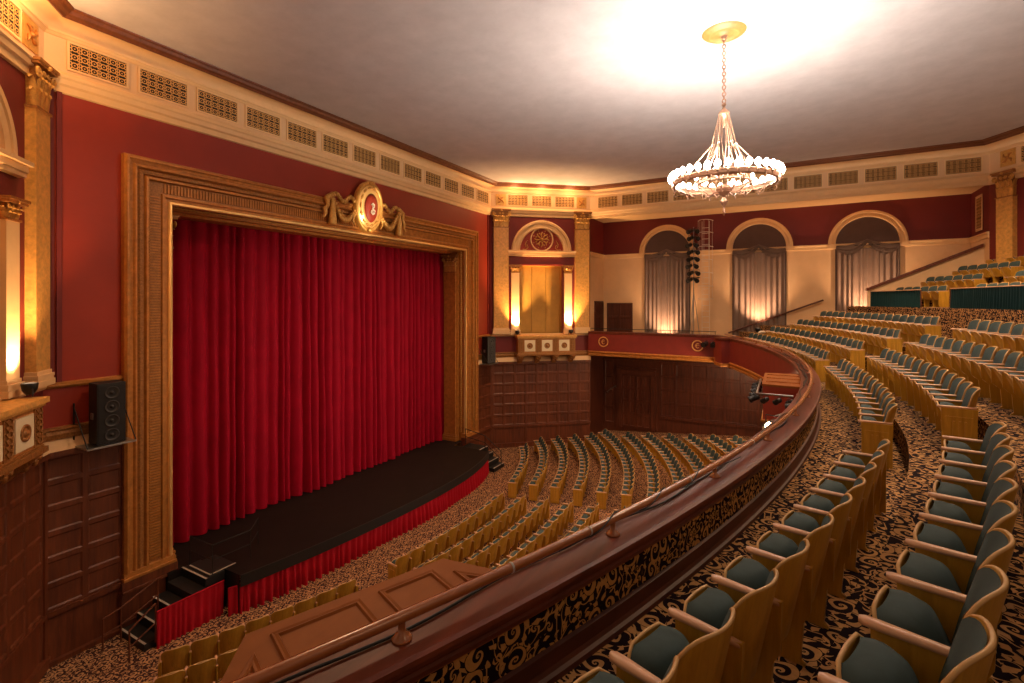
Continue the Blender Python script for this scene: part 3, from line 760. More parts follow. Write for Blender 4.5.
rail('stair_railing','dark red handrail at the foot of the stage steps',[((-14.5,5.65,-8.5),(-14.5,5.65,-7.7)),((-14.45,6.0,-8.45),(-14.45,6.0,-7.6)),((-14.4,6.8,-8.1),(-14.4,6.8,-7.25))],M['wood'],.022)
rail('stair_railing','dark red handrail post beside the red stair skirt',[((-13.45,5.75,-8.5),(-13.45,5.75,-7.7)),((-13.45,6.3,-8.3),(-13.45,6.3,-7.35))],M['wood'],.022)
rail('stage_railing','small dark railing at the far end of the stage apron',[((-14.6,21.2,-7.4),(-14.6,21.2,-6.6)),((-13.6,21.5,-7.6),(-13.6,21.5,-6.9)),((-12.7,21.6,-8.4),(-12.7,21.6,-7.6))],M['black'],.02)
sf=thing('stage_stairs','small black steps with pale edge at the far end of the apron','stairs',loc=(-13.6,21.4,-8.5))
for k in range(4):
    mb=MB(); mb.box(-1.2,.9-.32*k,-.5,.5,0,.24*(k+1)); mb.build('step',M['black'],sf)
    mb=MB(); mb.box(.84-.32*k,.9-.32*k,-.5,.5,.24*(k+1),.24*(k+1)+.006); mb.build('nosing',M['whitetape'],sf)

# ---------------------------------------------------------------- speakers
def speaker(loc,rz,label):
    o=thing('speaker_cabinet',label,'speaker',loc=loc,rz=rz)
    mb=MB(); mb.box(-.25,.25,-.29,.29,0,1.46); mb.build('cabinet',M['black'],o,.015)
    mb=MB(); mb.box(.25,.262,-.26,.26,.04,1.42); mb.build('front_baffle',M['chrome'],o,.01)
    for k in range(4):
        mb=MB(); mb.lathe([(.15,.262),(.155,.28),(.135,.28),(.12,.268),(.05,.25),(.045,.27),(.001,.28)],(0,0,.21+.34*k),18,'x'); w=mb.build('woofer',M['cone'],o)
        mb=MB(); mb.ball((.27,0,.21+.34*k),.03,8,6); mb.build('dust_cap',M['cone'],w)
    mb=MB(); 
    for y in (-.30,.30): mb.box(-.08,.05,y-.01,y+.01,.6,.75)
    mb.build('side_handle',M['steel'],o)
    return o
def shelf(P,s,label,z=-3.5):
    o=P(s,0,z); root=thing('speaker_shelf',label,'wall bracket',loc=o); q=lambda a,t,zz:tuple(np.array(P(s+a,t,z+zz))-np.array(o))
    mb=MB(); mb.box(-.50,.50,.0,.78,.0,.04,q); mb.build('shelf_board',M['steel'],root,.005)
    for sd in (-1,1):
        mb=MB(); mb.tube([q(sd*.49,.76,.05),q(sd*.49,.05,.95)],.014,6); mb.tube([q(sd*.49,.05,.05),q(sd*.49,.05,1.05)],.02,6); mb.build('brace',M['black'],root)
shelf(P_stage,5.74,'steel wall shelf with braces under the near speaker'); speaker((-14.55,5.76,-3.44),-.05,'tall black speaker with four cones on the near wall shelf beside the stage frame')
shelf(P_stage,23.4,'steel wall shelf with braces under the far speaker'); speaker((-14.55,23.4,-3.44),-.35,'tall black speaker on a wall shelf between stage and far box front')

# ---------------------------------------------------------------- arched windows with drapes
def window(n,cx,nmx):
    mb=MB(); r=1.34; K=24
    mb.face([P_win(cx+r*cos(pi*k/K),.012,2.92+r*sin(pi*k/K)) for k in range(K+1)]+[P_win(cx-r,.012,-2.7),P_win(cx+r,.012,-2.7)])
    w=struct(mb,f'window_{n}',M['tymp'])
    o=P_win(cx,0,2.92); a=thing('arch_trim',f'round cream plaster arch over the {nmx} draped window','arch',loc=o)
    q=lambda x,t,z:tuple(np.array(P_win(cx+x,t,2.92+z))-np.array(o))
    mb=MB(); prof=[(1.66,0),(1.66,.09),(1.60,.12),(1.54,.12),(1.52,.08),(1.42,.08),(1.40,.11),(1.34,.11),(1.32,.0)]
    mb.grid([[q(rr*cos(pi*k/K),t,rr*sin(pi*k/K)) for rr,t in prof] for k in range(K+1)]); mb.build('arch_moulding',M['creamtrim'],a)
    for sd in (-1,1):
        mb=MB(); x0,x1=sorted((sd*1.32,sd*1.68)); mb.box(x0,x1,0,.13,-.22,0,q); mb.build('impost_block',M['creamtrim'],a,.01)
    o=P_win(cx,0,-2.7); d=thing('window_drape',f'taupe pleated drape with swagged top in the {nmx} arched window','drape',loc=o)
    q=lambda x,t,z:tuple(np.array(P_win(cx+x,t,-2.7+z))-np.array(o))
    mb=MB(); p0=q(-1.28,.12,0); p1=q(1.28,.12,0)
    pleats([p0[:2],p1[:2]],0,5.35,.05,.24,mb,.8,n*3,6); mb.build('drape_panel',M['drape'],d)
    for k in range(2):
        mb=MB(); G=[]
        x0=-1.32+k*1.32; 
        for v in range(9):
            row=[]
            for u in range(17):
                uu=u/16; sag=.50*sin(pi*uu); zt=5.72-.10*(abs(uu-(1 if k==0 else 0))*1.3)**1.0*0
                zt=5.60+(.32 if True else 0)*(1-abs((x0+1.32*uu)/1.32))**2
                z=zt-(.10+.55*v/8*(.35+.65*sin(pi*uu)))
                row.append(q(x0+1.32*uu,.17+.08*sin(v*2.4),z))
            G.append(row)
        mb.smooth=True; mb.grid(G); mb.build('swag',M['drape'],d)
    mb=MB(); mb.tube([q(-1.3,.14,5.52),q(1.3,.14,5.52)],.02,6); mb.build('rod',M['black'],d)
window(1,-6.42,'first (beside the ladder cage)'); window(2,-1.47,'middle'); window(3,3.42,'rear (behind the stair wall)')
# gallery floor
mb=MB(); mb.box(-10.4,1.5,28.0,30.6,-2.9,-2.75); struct(mb,'floor_gallery',M['carpet_main'])
# doors in the gallery corner
mb=MB(); mb.box(-10.15,-8.5,0,.05,-2.75,-.12,P_win); d=struct(mb,'door_1',M['wooddark'])
mb=MB(); panelled(mb,P_win,-10.1,-8.55,-2.7,-.17,2,3,.05,.12,.03,.03); mb.build('door_leaf',M['wooddark'],d)
mb=MB(); mb.box(0.15,1.7,0,.06,-2.75,.0,P_ge); d=struct(mb,'door_2',M['wooddark'])
mb=MB(); panelled(mb,P_ge,.2,1.65,-2.7,-.05,2,3,.06,.12,.03,.03); mb.build('door_leaf',M['wooddark'],d)
# exit doors below
mb=MB(); mb.box(-9.5,-7.0,0,.10,-7.9,-4.1,P_win); d=struct(mb,'door_3',M['wooddark'])
mb=MB()
for a,b in ((-9.35,-9.15),(-7.35,-7.15)): mb.box(a,b,.1,.18,-7.9,-4.55,P_win)
mb.box(-9.45,-7.05,.1,.24,-4.55,-4.25,P_win); mb.build('door_frame',M['wooddark'],d)
for k in range(2):
    mb=MB(); a=-9.12+k*.88; panelled(mb,P_win,a,a+.85,-7.8,-4.6,2,4,.10,.14,.04,.03); mb.build('door_leaf',M['wooddark'],d)
# handrails on the gallery wall
def wallrail(a,b,label,m,P,r=.035):
    o=P(*a); root=thing('wall_handrail',label,'handrail',loc=o); q=lambda p:tuple(np.array(P(*p))-np.array(o))
    mb=MB(); mb.tube([q(a),q(b)],r,8); mb.build('rail',m,root)
    for k in (.08,.5,.92):
        p=[a[i]+(b[i]-a[i])*k for i in range(3)]
        mb=MB(); mb.tube([q(p),q((p[0],p[1],p[2]-.08)),q((p[0],0,p[2]-.10))],.014,6); mb.build('bracket',M['steel'],root)
wallrail((-3.0,.22,-1.80),(1.55,.22,.05),'dark handrail sloping up the cream wall across the middle window',M['wooddark'],P_win,.045)
wallrail((-10.1,.2,-5.75),(-9.5,.2,-5.3),'short steel handrail by the exit door under the gallery',M['steel'],P_win,.03)

# ---- caged ladder and lighting tree
o=(-4.2,30.25,0); lad=thing('caged_ladder','white wall ladder with round safety cage between first and middle windows','ladder',loc=o)
for sd in (-1,1):
    mb=MB(); mb.bar((sd*.2,.15,-2.75),(sd*.2,.15,4.6),.05,.02); mb.build('stile',M['white'],lad)
for k in range(22):
    mb=MB(); mb.tube([(-.2,.15,-2.5+k*.32),(.2,.15,-2.5+k*.32)],.014,6); mb.build('rung',M['white'],lad)
for z in (.12,.85,1.6,2.35,3.1,3.9,4.6):
    mb=MB(); mb.tube([(.40*cos(pi+pi*k/12) ,.15-.70*sin(pi*k/12),z) for k in range(13)],.018,6); mb.build('hoop',M['white'],lad)
for k in range(5):
    a=pi*(k+.5)/5; mb=MB(); mb.bar((.40*cos(pi+a),.15-.70*sin(a),.12),(.40*cos(pi+a),.15-.70*sin(a),4.6),.03,.012); mb.build('cage_bar',M['white'],lad)
def fixture(loc,rz,tilt,name='theater_light',label='',parent=None,s=1.,glow=False):
    root=thing(name,label,'stage light',loc=loc,rz=rz)
    R=Matrix.Rotation(tilt,3,'Y')
    q=lambda x,y,z:tuple(R@Vector((x*s,y*s,z*s)))
    mb=MB(); mb.lathe([(.001,-.18),(.09,-.18),(.11,-.10),(.11,.12),(.13,.14),(.13,.20),(.11,.20),(.10,.15)],(0,0,0),12,'x',q); mb.build('housing',M['chrome'],root)
    mb=MB(); mb.lathe([(.10,.15),(.06,.17),(.001,.18)],(0,0,0),12,'x',q); mb.build('lens',M['lampglow'] if glow else M['cone'],root)
    mb=MB(); mb.tube([(0,-.14*s,0),(0,-.14*s,.18*s),(0,.14*s,.18*s),(0,.14*s,0)],.012*s,5); mb.build('yoke',M['chrome'],root)
    return root
o=(-4.80,30.0,-2.75); tr=thing('lighting_stand','black upright pipe on a tripod carrying stage lights beside the ladder','light stand',loc=o)
mb=MB(); mb.tube([(0,0,.6),(0,0,7.0)],.03,8); mb.build('pole',M['steel'],tr)
for k in range(3):
    a=k*2.1+.3; mb=MB(); mb.tube([(0,0,3.3),(.15*cos(a),.12*sin(a),2.2),(.42*cos(a),.3*sin(a),0)],.02,6); mb.build('leg',M['steel'],tr)
mb=MB(); mb.box(-.35,.35,-.03,.03,4.05,4.11); mb.build('crossbar',M['black'],tr)
PL=['topmost','second from top','third from top','fourth from top','fifth from top','sixth from top','seventh from top','lowest']
for k in range(8):
    for sd in (-1,1):
        fixture((-4.80+sd*.17+.05*sin(k*2.3),29.85,4.0-k*.40),-pi/2+sd*.5,.35,label=f'black stage light on the upright stand by the ladder, {PL[k]}, {"stage" if sd<0 else "ladder"} side',s=1.0)

# sloping stair wall with wooden cap at the rear
mb=MB()
F=[(3.25,.50),(7.15,2.28)]
c=[(3.25,28.80,-2.4),(7.4,28.80,-2.4),(7.4,28.95,-2.4),(3.25,28.95,-2.4),(3.25,28.80,.50),(7.4,28.80,2.38),(7.4,28.95,2.38),(3.25,28.95,.50)]
mb.hexa(c); struct(mb,'wall_stair',M['cream'])
mb=MB(); c=[(3.2,28.70,.48),(7.35,28.70,2.35),(7.35,29.05,2.35),(3.2,29.05,.48),(3.2,28.70,.60),(7.35,28.70,2.49),(7.35,29.05,2.49),(3.2,29.05,.60)]; mb.hexa(c)
tag(mb.build('wall_cap',M['wood']),kind='structure').name='trim_stair_cap'
# ---------------------------------------------------------------- balcony
FL=[-2.39,-2.06,-1.70,-1.32]          # row floors
UP=[-.25,.20,.65,1.10,1.55]
ext=[(bx(y),y) for y in np.arange(-2.2,32,.2)]
EN=[]
for i in range(len(ext)):
    a=ext[max(i-1,0)]; b=ext[min(i+1,len(ext)-1)]; dx,dy=b[0]-a[0],b[1]-a[1]; l=hypot(dx,dy); EN.append((dy/l,-dx/l))
def clampy(p,ym=30.58): return (p[0],max(-2.2,min(ym,p[1])))
def oline(o,ym=30.58,N=150):
    """offset curve cut off where it meets the wall, resampled evenly"""
    pts=[]
    for p,n in zip(ext,EN):
        oo=o+(SH(p[1]) if .5<o<5 else 0); q=(p[0]+n[0]*oo,p[1]+n[1]*oo)
        if q[1]>ym:
            r=pts[-1]; f=(ym-r[1])/(q[1]-r[1]); pts.append((r[0]+(q[0]-r[0])*f,ym)); break
        pts.append(q)
    L=[0]
    for a_,b_ in zip(pts,pts[1:]): L.append(L[-1]+hypot(b_[0]-a_[0],b_[1]-a_[1]))
    ss=np.linspace(0,L[-1],N); X=np.interp(ss,L,[p[0] for p in pts]); Y=np.interp(ss,L,[p[1] for p in pts])
    return [(float(x),float(y)) for x,y in zip(X,Y)],[float(v) for v in ss]
def tread(mb,o0,o1,z,ym=30.58):
    A,_=oline(o0,ym); B,_=oline(o1,ym)
    mb.grid([[(*p,z),(*q,z)] for p,q in zip(A,B)],[[p,q] for p,q in zip(A,B)])
def riser(mb,o,z0,z1,ym=30.58):
    A,S_=oline(o,ym); mb.grid([[(*p,z0),(*p,z1)] for p in A],[[(l,z0),(l,z1)] for l in S_])
O0=1.38; PITCH=.88
mb=MB(); e=[-.05,O0,O0+PITCH,O0+2*PITCH,5.55]
for k in range(4):
    tread(mb,e[k],e[k+1],FL[k])
    if k: riser(mb,e[k],FL[k-1],FL[k])
riser(mb,5.55,FL[3],UP[0],28.8)
tread(mb,5.55,8.5,FL[3])
u=[5.55]+[7.32+1.0*k for k in range(5)]
for k in range(5):
    tread(mb,u[k],u[k+1],UP[k],28.8)
    if k: riser(mb,u[k],UP[k-1],UP[k],28.8)
struct(mb,'floor_balcony',M['carpet_floor'])
mb=MB(); rows=[]
for p,n in zip(ext,EN):
    q=[clampy((p[0]+n[0]*o,p[1]+n[1]*o)) for o in (-.12,8.5)]; rows.append([(*q[0],-3.22),(*q[1],-3.22)])
mb.grid(rows); mb.box(-10.4,-2.6,28.25,30.6,-3.24,-2.9); struct(mb,'ceiling_under_balcony',M['wooddark'])

# parapet path continues along the gallery
i0=next(i for i,p in enumerate(BP) if p[1]>27.2)
PP=BP[:i0+1]+[(-3.35,28.02),(-6.8,28.02),(-10.38,28.02)]
PNn=miter(PP,1); 
if PNn[5][0]<0: PNn=[(-a,-b) for a,b in PNn]
bp_=thing('balcony_parapet','long curved balcony front wall with mahogany ledge and carpeted inner face','parapet',loc=(0,0,0))
def psw(name,prof,m,smooth=False,par=bp_,lab=None):
    mb=MB(); mb.sweep(prof,PP,PNn,smooth); ob=mb.build(name,m,par)
    if lab: ob['label']=lab
    return ob
psw('ledge',[(-.19,-1.83),(-.21,-1.81),(-.20,-1.785),(.15,-1.78),(.175,-1.79),(.18,-1.815),(.15,-1.83)],M['ledge'])
psw('upper_moulding',[(.15,-1.83),(.155,-1.855),(.13,-1.865),(.13,-1.885),(.145,-1.895),(.14,-1.925),(.10,-1.935)],M['ledge'])
psw('gold_bead',[(.10,-1.93),(.118,-1.935),(.118,-1.948),(.10,-1.952)],M['pipe'])
psw('carpet_panel',[(.10,-1.94),(.10,-2.23)],M['carpet_wall'],lab='black carpet with gold scrolls covering the inner face')
psw('base_moulding',[(.10,-2.215),(.125,-2.225),(.13,-2.32),(.145,-2.345),(.17,-2.355),(.175,-2.395)],M['basewood'])
psw('outer_face',[(-.17,-1.83),(-.17,-2.86),(-.16,-3.0)],M['dullred'],lab='plain red painted outer face')
psw('outer_top_moulding',[(-.17,-1.83),(-.20,-1.85),(-.20,-1.90),(-.17,-1.93)],M['ledge'])
psw('outer_moulding',[(-.17,-2.93),(-.21,-2.95),(-.22,-3.0),(-.16,-3.06),(-.14,-3.10),(-.20,-3.14),(-.19,-3.20),(-.05,-3.25)],M['bronze'])
# handrail
hr=thing('balcony_handrail','stout varnished round handrail on short posts above the balcony ledge','handrail')
mb=MB(); rail_pts=[(*bpt(s)[0],-1.665) for s in np.arange(0,s_of_y(27.0),.15)]
mb.tube(rail_pts,.031,12); mb.build('rail',M['pipe'],hr)
sref=s_of_y(2.0); pst=[sref+1.79*k for k in range(-1,14)]
for s in pst:
    if s<0: continue
    (x,y),n=bpt(s); mb=MB(); mb.lathe([(.001,-1.782),(.055,-1.782),(.055,-1.770),(.040,-1.762),(.036,-1.752),(.020,-1.745),(.020,-1.69),(.026,-1.68),(.001,-1.675)],(x,y,0),14); mb.build('post',M['pipe'],hr)
for s in [sref+.75,sref+1.5,sref+3.0,sref+4.7]:
    (x,y),n=bpt(s); d=(-n[1],n[0]); mb=MB(); mb.tube([(x-d[0]*.008,y-d[1]*.008,-1.665),(x+d[0]*.008,y+d[1]*.008,-1.665)],.0335,12); mb.build('tape_band',M['whitetape'],hr)
# thin rail along the gallery
gr=thing('gallery_rail','thin dark metal rail above the red gallery parapet','handrail')
mb=MB(); mb.tube([(-3.35,28.02,-1.62),(-10.35,28.02,-1.62)],.02,6); mb.build('rail',M['black'],gr)
for k in range(7):
    mb=MB(); mb.tube([(-3.4-k*1.15,28.02,-1.79),(-3.4-k*1.15,28.02,-1.62)],.015,6); mb.build('post',M['black'],gr)
# cables lying along the ledge
def cable(label,s0,s1,off,seed,r=.008,z=-1.77):
    rnd=random.Random(seed); pts=[]
    for s in np.arange(s0,s1,.12):
        (x,y),n=bpt(s,off+.03*sin(s*1.9+seed)+.015*sin(s*5)); pts.append((x,y,z+max(0,.012*sin(s*2.3+seed))))
    mb=MB(); mb.tube(pts,r,5); tag(mb.build('cable',M['black']),label,'cable')
cable('black cable lying on the mahogany ledge under the handrail, beside its posts',.9,s_of_y(14),-.07,1,.009)
cable('thin black cable running along the outer edge of the balcony ledge',s_of_y(3.2),s_of_y(20),-.13,4,.007)
mb=MB(); (x,y),n=bpt(s_of_y(4.0)); 
pts=[]
for s in np.arange(s_of_y(3.3),s_of_y(5.3),.04):
    (x,y),n=bpt(s); a=s*9; f=min(1,(s-s_of_y(3.3))/.3); pts.append((x+.037*cos(a)*n[0],y+.037*cos(a)*n[1],-1.665+.037*sin(a)))
for s in np.arange(s_of_y(5.3),s_of_y(6.2),.05):
    (x,y),n=bpt(s,-.02); pts.append((x,y,-1.70-.07*(s-s_of_y(5.3))/(s_of_y(6.2)-s_of_y(5.3))))
mb=MB(); mb.tube(pts,.006,5); tag(mb.build('cable',M['black']),'black cable coiled round the balcony handrail','cable')
# white ring medallions on the gallery parapet
for k,(px,nm) in enumerate(((-9.45,'next to the angled wall'),(-4.25,'nearest to the corner box'))):
    o=(px,27.82,-2.38); r=thing('parapet_medallion',f'gilt ring with scroll initial on the red gallery parapet, {nm}','medallion',loc=o)
    mb=MB(); mb.lathe([(.30,.0),(.30,-.03),(.25,-.035),(.24,0)],(0,0,0),24,'y'); mb.build('ring',M['grille'],r)
    mb=MB(); mb.tube([(.10*cos(a*pi/8)+.0,-.02,.12*sin(a*pi/8)) for a in range(2,15)],.016,5); mb.tube([(-.02,-.02,-.1),(-.06,-.02,.02),(.0,-.02,.1)],.012,5); mb.tube([(-.14,-.02,-.02),(0,-.02,.03),(.1,-.02,.0)],.012,5); mb.build('initial',M['grille'],r)
# corner box
cb=thing('corner_box','small red pedestal box where gallery parapet meets the curved balcony','box front',loc=(-2.50,26.2,-3.1))
mb=MB(); 
def rotbox(mb,x0,x1,y0,y1,z0,z1,a=.45): 
    R=lambda x,y,z:(x*cos(a)-y*sin(a),x*sin(a)+y*cos(a),z); mb.box(x0,x1,y0,y1,z0,z1,R)
rotbox(mb,-.55,.55,-.35,.5,.1,1.22); mb.build('body',M['dullred'],cb,.01)
mb=MB(); rotbox(mb,-.62,.62,-.42,.5,1.22,1.32); mb.build('top',M['ledge'],cb,.01)
mb=MB(); rotbox(mb,-.6,.6,-.40,.5,-.05,.1); mb.build('base_moulding',M['bronze'],cb,.01)
fixture((-3.45,27.6,-2.25),-pi/2,.2,label='small black stage light hung on the red parapet beside the corner box, upper',s=1.1)
fixture((-3.85,27.6,-2.25),-pi/2-.3,.2,label='small black stage light hung on the red parapet beside the gilt ring, lower',s=1.1)
# projecting lighting bays
def bay(name,label,sc,L,D,ztop,H,topm,sidem,inner_t=.30,raise_=0,face_panels=False,taper=.55):
    """trapezoid bay hung outside the parapet, centred at arc length sc"""
    (cx,cy),n=bpt(sc,-.17); d=(-n[1],n[0]); o=(cx,cy,ztop); root=thing(name,label,'box front',loc=o)
    q=lambda a,b,z:(d[0]*a-n[0]*b,d[1]*a-n[1]*b,z)
    T=[(-L/2,-.10),(L/2,-.10),(L/2-D*taper,D),(-L/2+D*taper,D)]
    mb=MB()
    mb.hexa([q(a,b,-.05) for a,b in T]+[q(a,b,0) for a,b in T]); mb.build('top',topm,root)
    mb=MB()
    for i in range(4):
        a,b=T[i],T[(i+1)%4]; mb.grid([[q(a[0]*.98,b_,-.05) for a,b_ in ((a,a[1]*.98),(b,b[1]*.98))],[q(a[0]*.98,b_,-H) for a,b_ in ((a,a[1]*.98),(b,b[1]*.98))]])
    mb.face([q(a*.98,b*.98,-H) for a,b in T]); mb.build('side',sidem,root)
    mb=MB(); mb.tube([q(a*.99,b*.99,-H) for a,b in (T[1],T[2],T[3],T[0])],.04,6); mb.build('base_moulding',M['bronze'],root)
    return root,q,T
nb,q,T=bay('lighting_bay','projecting oak trapezoid ledge with raised panel mouldings outside the near handrail',s_of_y(2.08),2.15,.64,-1.93,1.0,M['boxtop'],M['red'],taper=.64)
def loopm(mb,pts,w,h):
    """mitred picture-frame moulding on the top face"""
    n=len(pts); cx=sum(p[0] for p in pts)/n; cy=sum(p[1] for p in pts)/n
    rings=[]
    for f,z in ((0,.001),(.15,h),(.45,h*.6),(.8,h*.9),(1,.001)):
        out=[]
        for i in range(n):
            p=np.array(pts[i]); a=np.array(pts[i-1])-p; b=np.array(pts[(i+1)%n])-p; a/=np.linalg.norm(a); b/=np.linalg.norm(b)
            bi=a+b; s_=abs(a[0]*b[1]-a[1]*b[0]); bi=bi/ (s_ if s_>.1 else .1)
            out.append(q(*(p+bi*w*f),z))
        rings.append(out)
    mb.grid(rings,closeu=True)
D=.95; L=2.35; tp_=.55*D
polys=[[(-.30,.06),(.25,.06),(.25,D-.13),(-.30,D-.13)],[(.36,.06),(.66,.06),(.66,D-.13),(.36,D-.13)],[(-.66,.06),(-.40,.06),(-.40,D-.13),(-.66,D-.13)]]
polys=[[(-.56,.04),(-.02,.04),(-.02,.54),(-.56,.54)],[(.10,.04),(.52,.04),(.52,.54),(.10,.54)]]
polys+=[[(.62,.04),(.92,.04),(.62,.44)],[(-.66,.04),(-.94,.04),(-.66,.44)]]
for p in polys:
    mb=MB(); loopm(mb,p,.045,.016); mb.build('panel_moulding',M['boxtop'],nb)
fb,q,T=bay('lighting_bay','red projecting bay with pale top at the middle of the balcony curve',s_of_y(13.75),2.2,.82,-1.90,.85,M['boxtop'],M['red'],taper=.12)
mb=MB()
for a in (-.6,0,.6): mb.bar(q(a,.05,.01),q(a,.75,.01),.03,.02)
mb.build('top_batten',M['pipe'],fb)
# lights on the bay
(cx,cy),n=bpt(s_of_y(13.75),-.17); d=(-n[1],n[0])
def bayp(a,b,z): return (cx+d[0]*a-n[0]*b,cy+d[1]*a-n[1]*b,z)
pp=thing('lighting_pipe','steel pipe rack for stage lights fixed round the red balcony bay','pipe rack')
mb=MB(); mb.tube([bayp(-1.2,.2,-2.1),bayp(-1.2,.92,-2.1),bayp(1.15,.92,-2.1)],.025,6); mb.build('pipe',M['steel'],pp)
mb=MB(); mb.tube([bayp(-2.1,.10,-2.05),bayp(-1.2,.12,-2.05)],.022,6); mb.tube([bayp(-2.1,.1,-2.05),bayp(-2.1,-.05,-1.85)],.022,6);mb.build('pipe_arm',M['steel'],pp)
for k,(a,nm) in enumerate(((-1.0,'end nearest to the camera'),(-.45,'second along'),(.1,'third along'),(.65,'fourth along'),(1.15,'far end'))):
    fixture(bayp(a,.98,-2.24),pi-.1*k+.2,.45,label=f'black stage light hanging from the bay pipe rack, {nm}',s=.62)
fixture(bayp(-1.8,.22,-2.2),pi-.35,.4,label='black stage light hanging by the ledge just before the red bay',s=.65)
# glowing lamp
gl=bpt(s_of_y(11.2),-.62)[0]
g=fixture((gl[0],gl[1],-2.50),-1.9,.05,label='lit stage light glowing warm white outside the balcony rail before the bay',s=1.1,glow=True)
mb=MB(); a=bpt(s_of_y(11.2),-.15)[0]; mb.tube([(a[0],a[1],-2.1),(gl[0],gl[1],-2.32)],.02,6); tag(mb.build('lamp_arm',M['steel']),'steel arm holding the lit stage light off the parapet','bracket')
for k,(a_,b_,nm) in enumerate(((-1.3,.25,'next to the rail'),(-1.28,.5,'in between'),(-1.25,.75,'at the rack corner'))):
    fixture(bayp(a_,b_,-2.22),pi-.9,.5,label=f'small black stage light on the camera side of the red bay, {nm}',s=.5)
cable('black cable looping along the ledge past the red bay',s_of_y(12.5),s_of_y(19),-.02,9,.012)
cable('pale grey cable bundle on the ledge beside the red bay',s_of_y(12.0),s_of_y(16.5),-.12,3,.014)
# teal curtains on the upper front rail
# ---------------------------------------------------------------- seats
# local frame: +x faces the stage, y lateral, origin on the floor under the back
def seat_parts():
    P={}
    def shellpt(u,v,off=0.):
        # u -1..1, v 0..1 ; scalloped, slightly wrapped plywood back
        w=.258*(1-.9*max(0,v-.80)**2)
        hz=.30+.58*v
        if v>.0:
            hz-= .075*(abs(u)**5)*max(0,(v-.45)/.55)
        x=.01-.12*v+.095*u*u+off
        return (x,u*w,hz)
    N,Mv=14,9
    mb=MB(); mb.smooth=True
    F=[[shellpt(-1+2*i/N,j/Mv,.012) for i in range(N+1)] for j in range(Mv+1)]
    B=[[shellpt(-1+2*i/N,j/Mv,-.012) for i in range(N+1)] for j in range(Mv+1)]
    mb.grid(F); mb.grid([r[::-1] for r in B]); 
    P['backrest']=(mb,'seatwood')
    ed=MB(); path=[F[j][0] for j in range(0,Mv+1)]+[F[Mv][i] for i in range(1,N)]+[F[j][N] for j in range(Mv,-1,-1)]
    path=[(p[0]-.012,p[1],p[2]) for p in path]
    ed.tube(path,.010,6); P['back_edge']=(ed,'edge')
    pad=MB(); pad.smooth=True; G=[]
    for j in range(Mv+1):
        v=.12+.865*j/Mv; row=[]
        for i in range(N+1):
            u=-1+2*i/N; p=shellpt(u*.985,v,.014); bul=.045*(1-abs(u)**4)*(1-abs(2*j/Mv-1)**4); row.append((p[0]+bul*.8,p[1],p[2]))
        G.append(row)
    pad.grid(G); P['back_pad']=(pad,'seatpad')
    # tip-up cushion: hinge near x=.03,z=.40 ; rises forward
    A=radians(68); ca,sa=cos(A),sin(A)
    def cp(a,y,h): # a along the cushion, h above it
        return (.17+a*ca-h*sa, y, .31+a*sa*.88+h*ca)
    pan=MB(); pan.smooth=True
    def outline(a,f=1):  # half width at depth a(0..1)
        return .212*f*(1-.42*max(0,a-.60)**2.6/.40**2.6)
    rows=[]
    for j in range(9):
        a=j/8; w=outline(a,.99); rows.append([cp(a*.40,-w,0),cp(a*.40,-w*.5,-.012),cp(a*.40,0,-.016),cp(a*.40,w*.5,-.012),cp(a*.40,w,0)])
    pan.grid([r[::-1] for r in rows])
    pth=[rows[j][0] for j in range(9)]+[cp(.405,-.08,0),cp(.41,0,0),cp(.405,.08,0)]+[rows[j][4] for j in range(8,-1,-1)]
    P['seat_pan']=(pan,'seatwood')
    e2=MB(); e2.tube(pth,.010,6); P['seat_edge']=(e2,'edge')
    cu=MB(); cu.smooth=True; rows=[]
    for j in range(18):
        a=j/17; w=outline(a,.98); hh=.155*(1-abs(2*a-1)**5*.85); aa=min(.395,max(.005,a*.40))
        rows.append([cp(aa,-w,0),cp(aa,-w*.96,hh*.6),cp(aa,-w*.6,hh),cp(aa,0,hh*1.08),cp(aa,w*.6,hh),cp(aa,w*.96,hh*.6),cp(aa,w,0)])
    cu.grid(rows); P['seat_cushion']=(cu,'seatpad')
    def arm(y):
        m=MB(); m.smooth=True
        xs=[(-.06,.018),(-.04,.024),(.05,.028),(.18,.033),(.27,.037),(.325,.033),(.345,.014)]
        rows=[[(x,y-w,.635-.02*x),(x,y-w*.8,.655-.02*x),(x,y,.660-.02*x),(x,y+w*.8,.655-.02*x),(x,y+w,.635-.02*x),(x,y,.630-.02*x)] for x,w in xs]
        m.grid(rows,closeu=True); m.smooth=False; m.face(rows[0]); m.face(rows[-1][::-1]); return m
    def stand(y,t=.016):
        m=MB(); pr=[(-.07,.66),(.30,.63),(.29,.40),(.19,.30),(.17,.03),(.21,0),(-.03,0),(.0,.03),(-.02,.28),(-.06,.36)]
        a=[(x,y-t,z) for x,z in pr]; b=[(x,y+t,z) for x,z in pr]; m.face(a); m.face(b[::-1])
        for i in range(len(pr)): j=(i+1)%len(pr); m.face([a[j],a[i],b[i],b[j]])
        return m
    P['armrest']=(arm(.265),'armwood'); P['standard']=(stand(.265),'seatwood')
    P['armrest_end']=(arm(-.265),'armwood'); P['standard_end']=(stand(-.265),'seatwood')
    def endpanel(y,sd):
        m=MB(); x0,x1,z0,z1=-.06,.30,.02,.63
        m.box(x0,x1,*sorted((y,y+sd*.022)),z0,z1)
        for q in ((x0+.04,x1-.04,.50,.52),(x0+.04,x1-.04,.12,.14)): m.box(q[0],q[1],*sorted((y+sd*.022,y+sd*.03)),q[2],q[3])
        for k in range(3): m.box(x0+.10+k*.06,x0+.125+k*.06,*sorted((y+sd*.022,y+sd*.032)),.20,.46)
        return m
    P['aisle_panel_l']=(endpanel(.283,1),'seatwood'); P['aisle_panel_r']=(endpanel(-.283,-1),'seatwood')
    return P
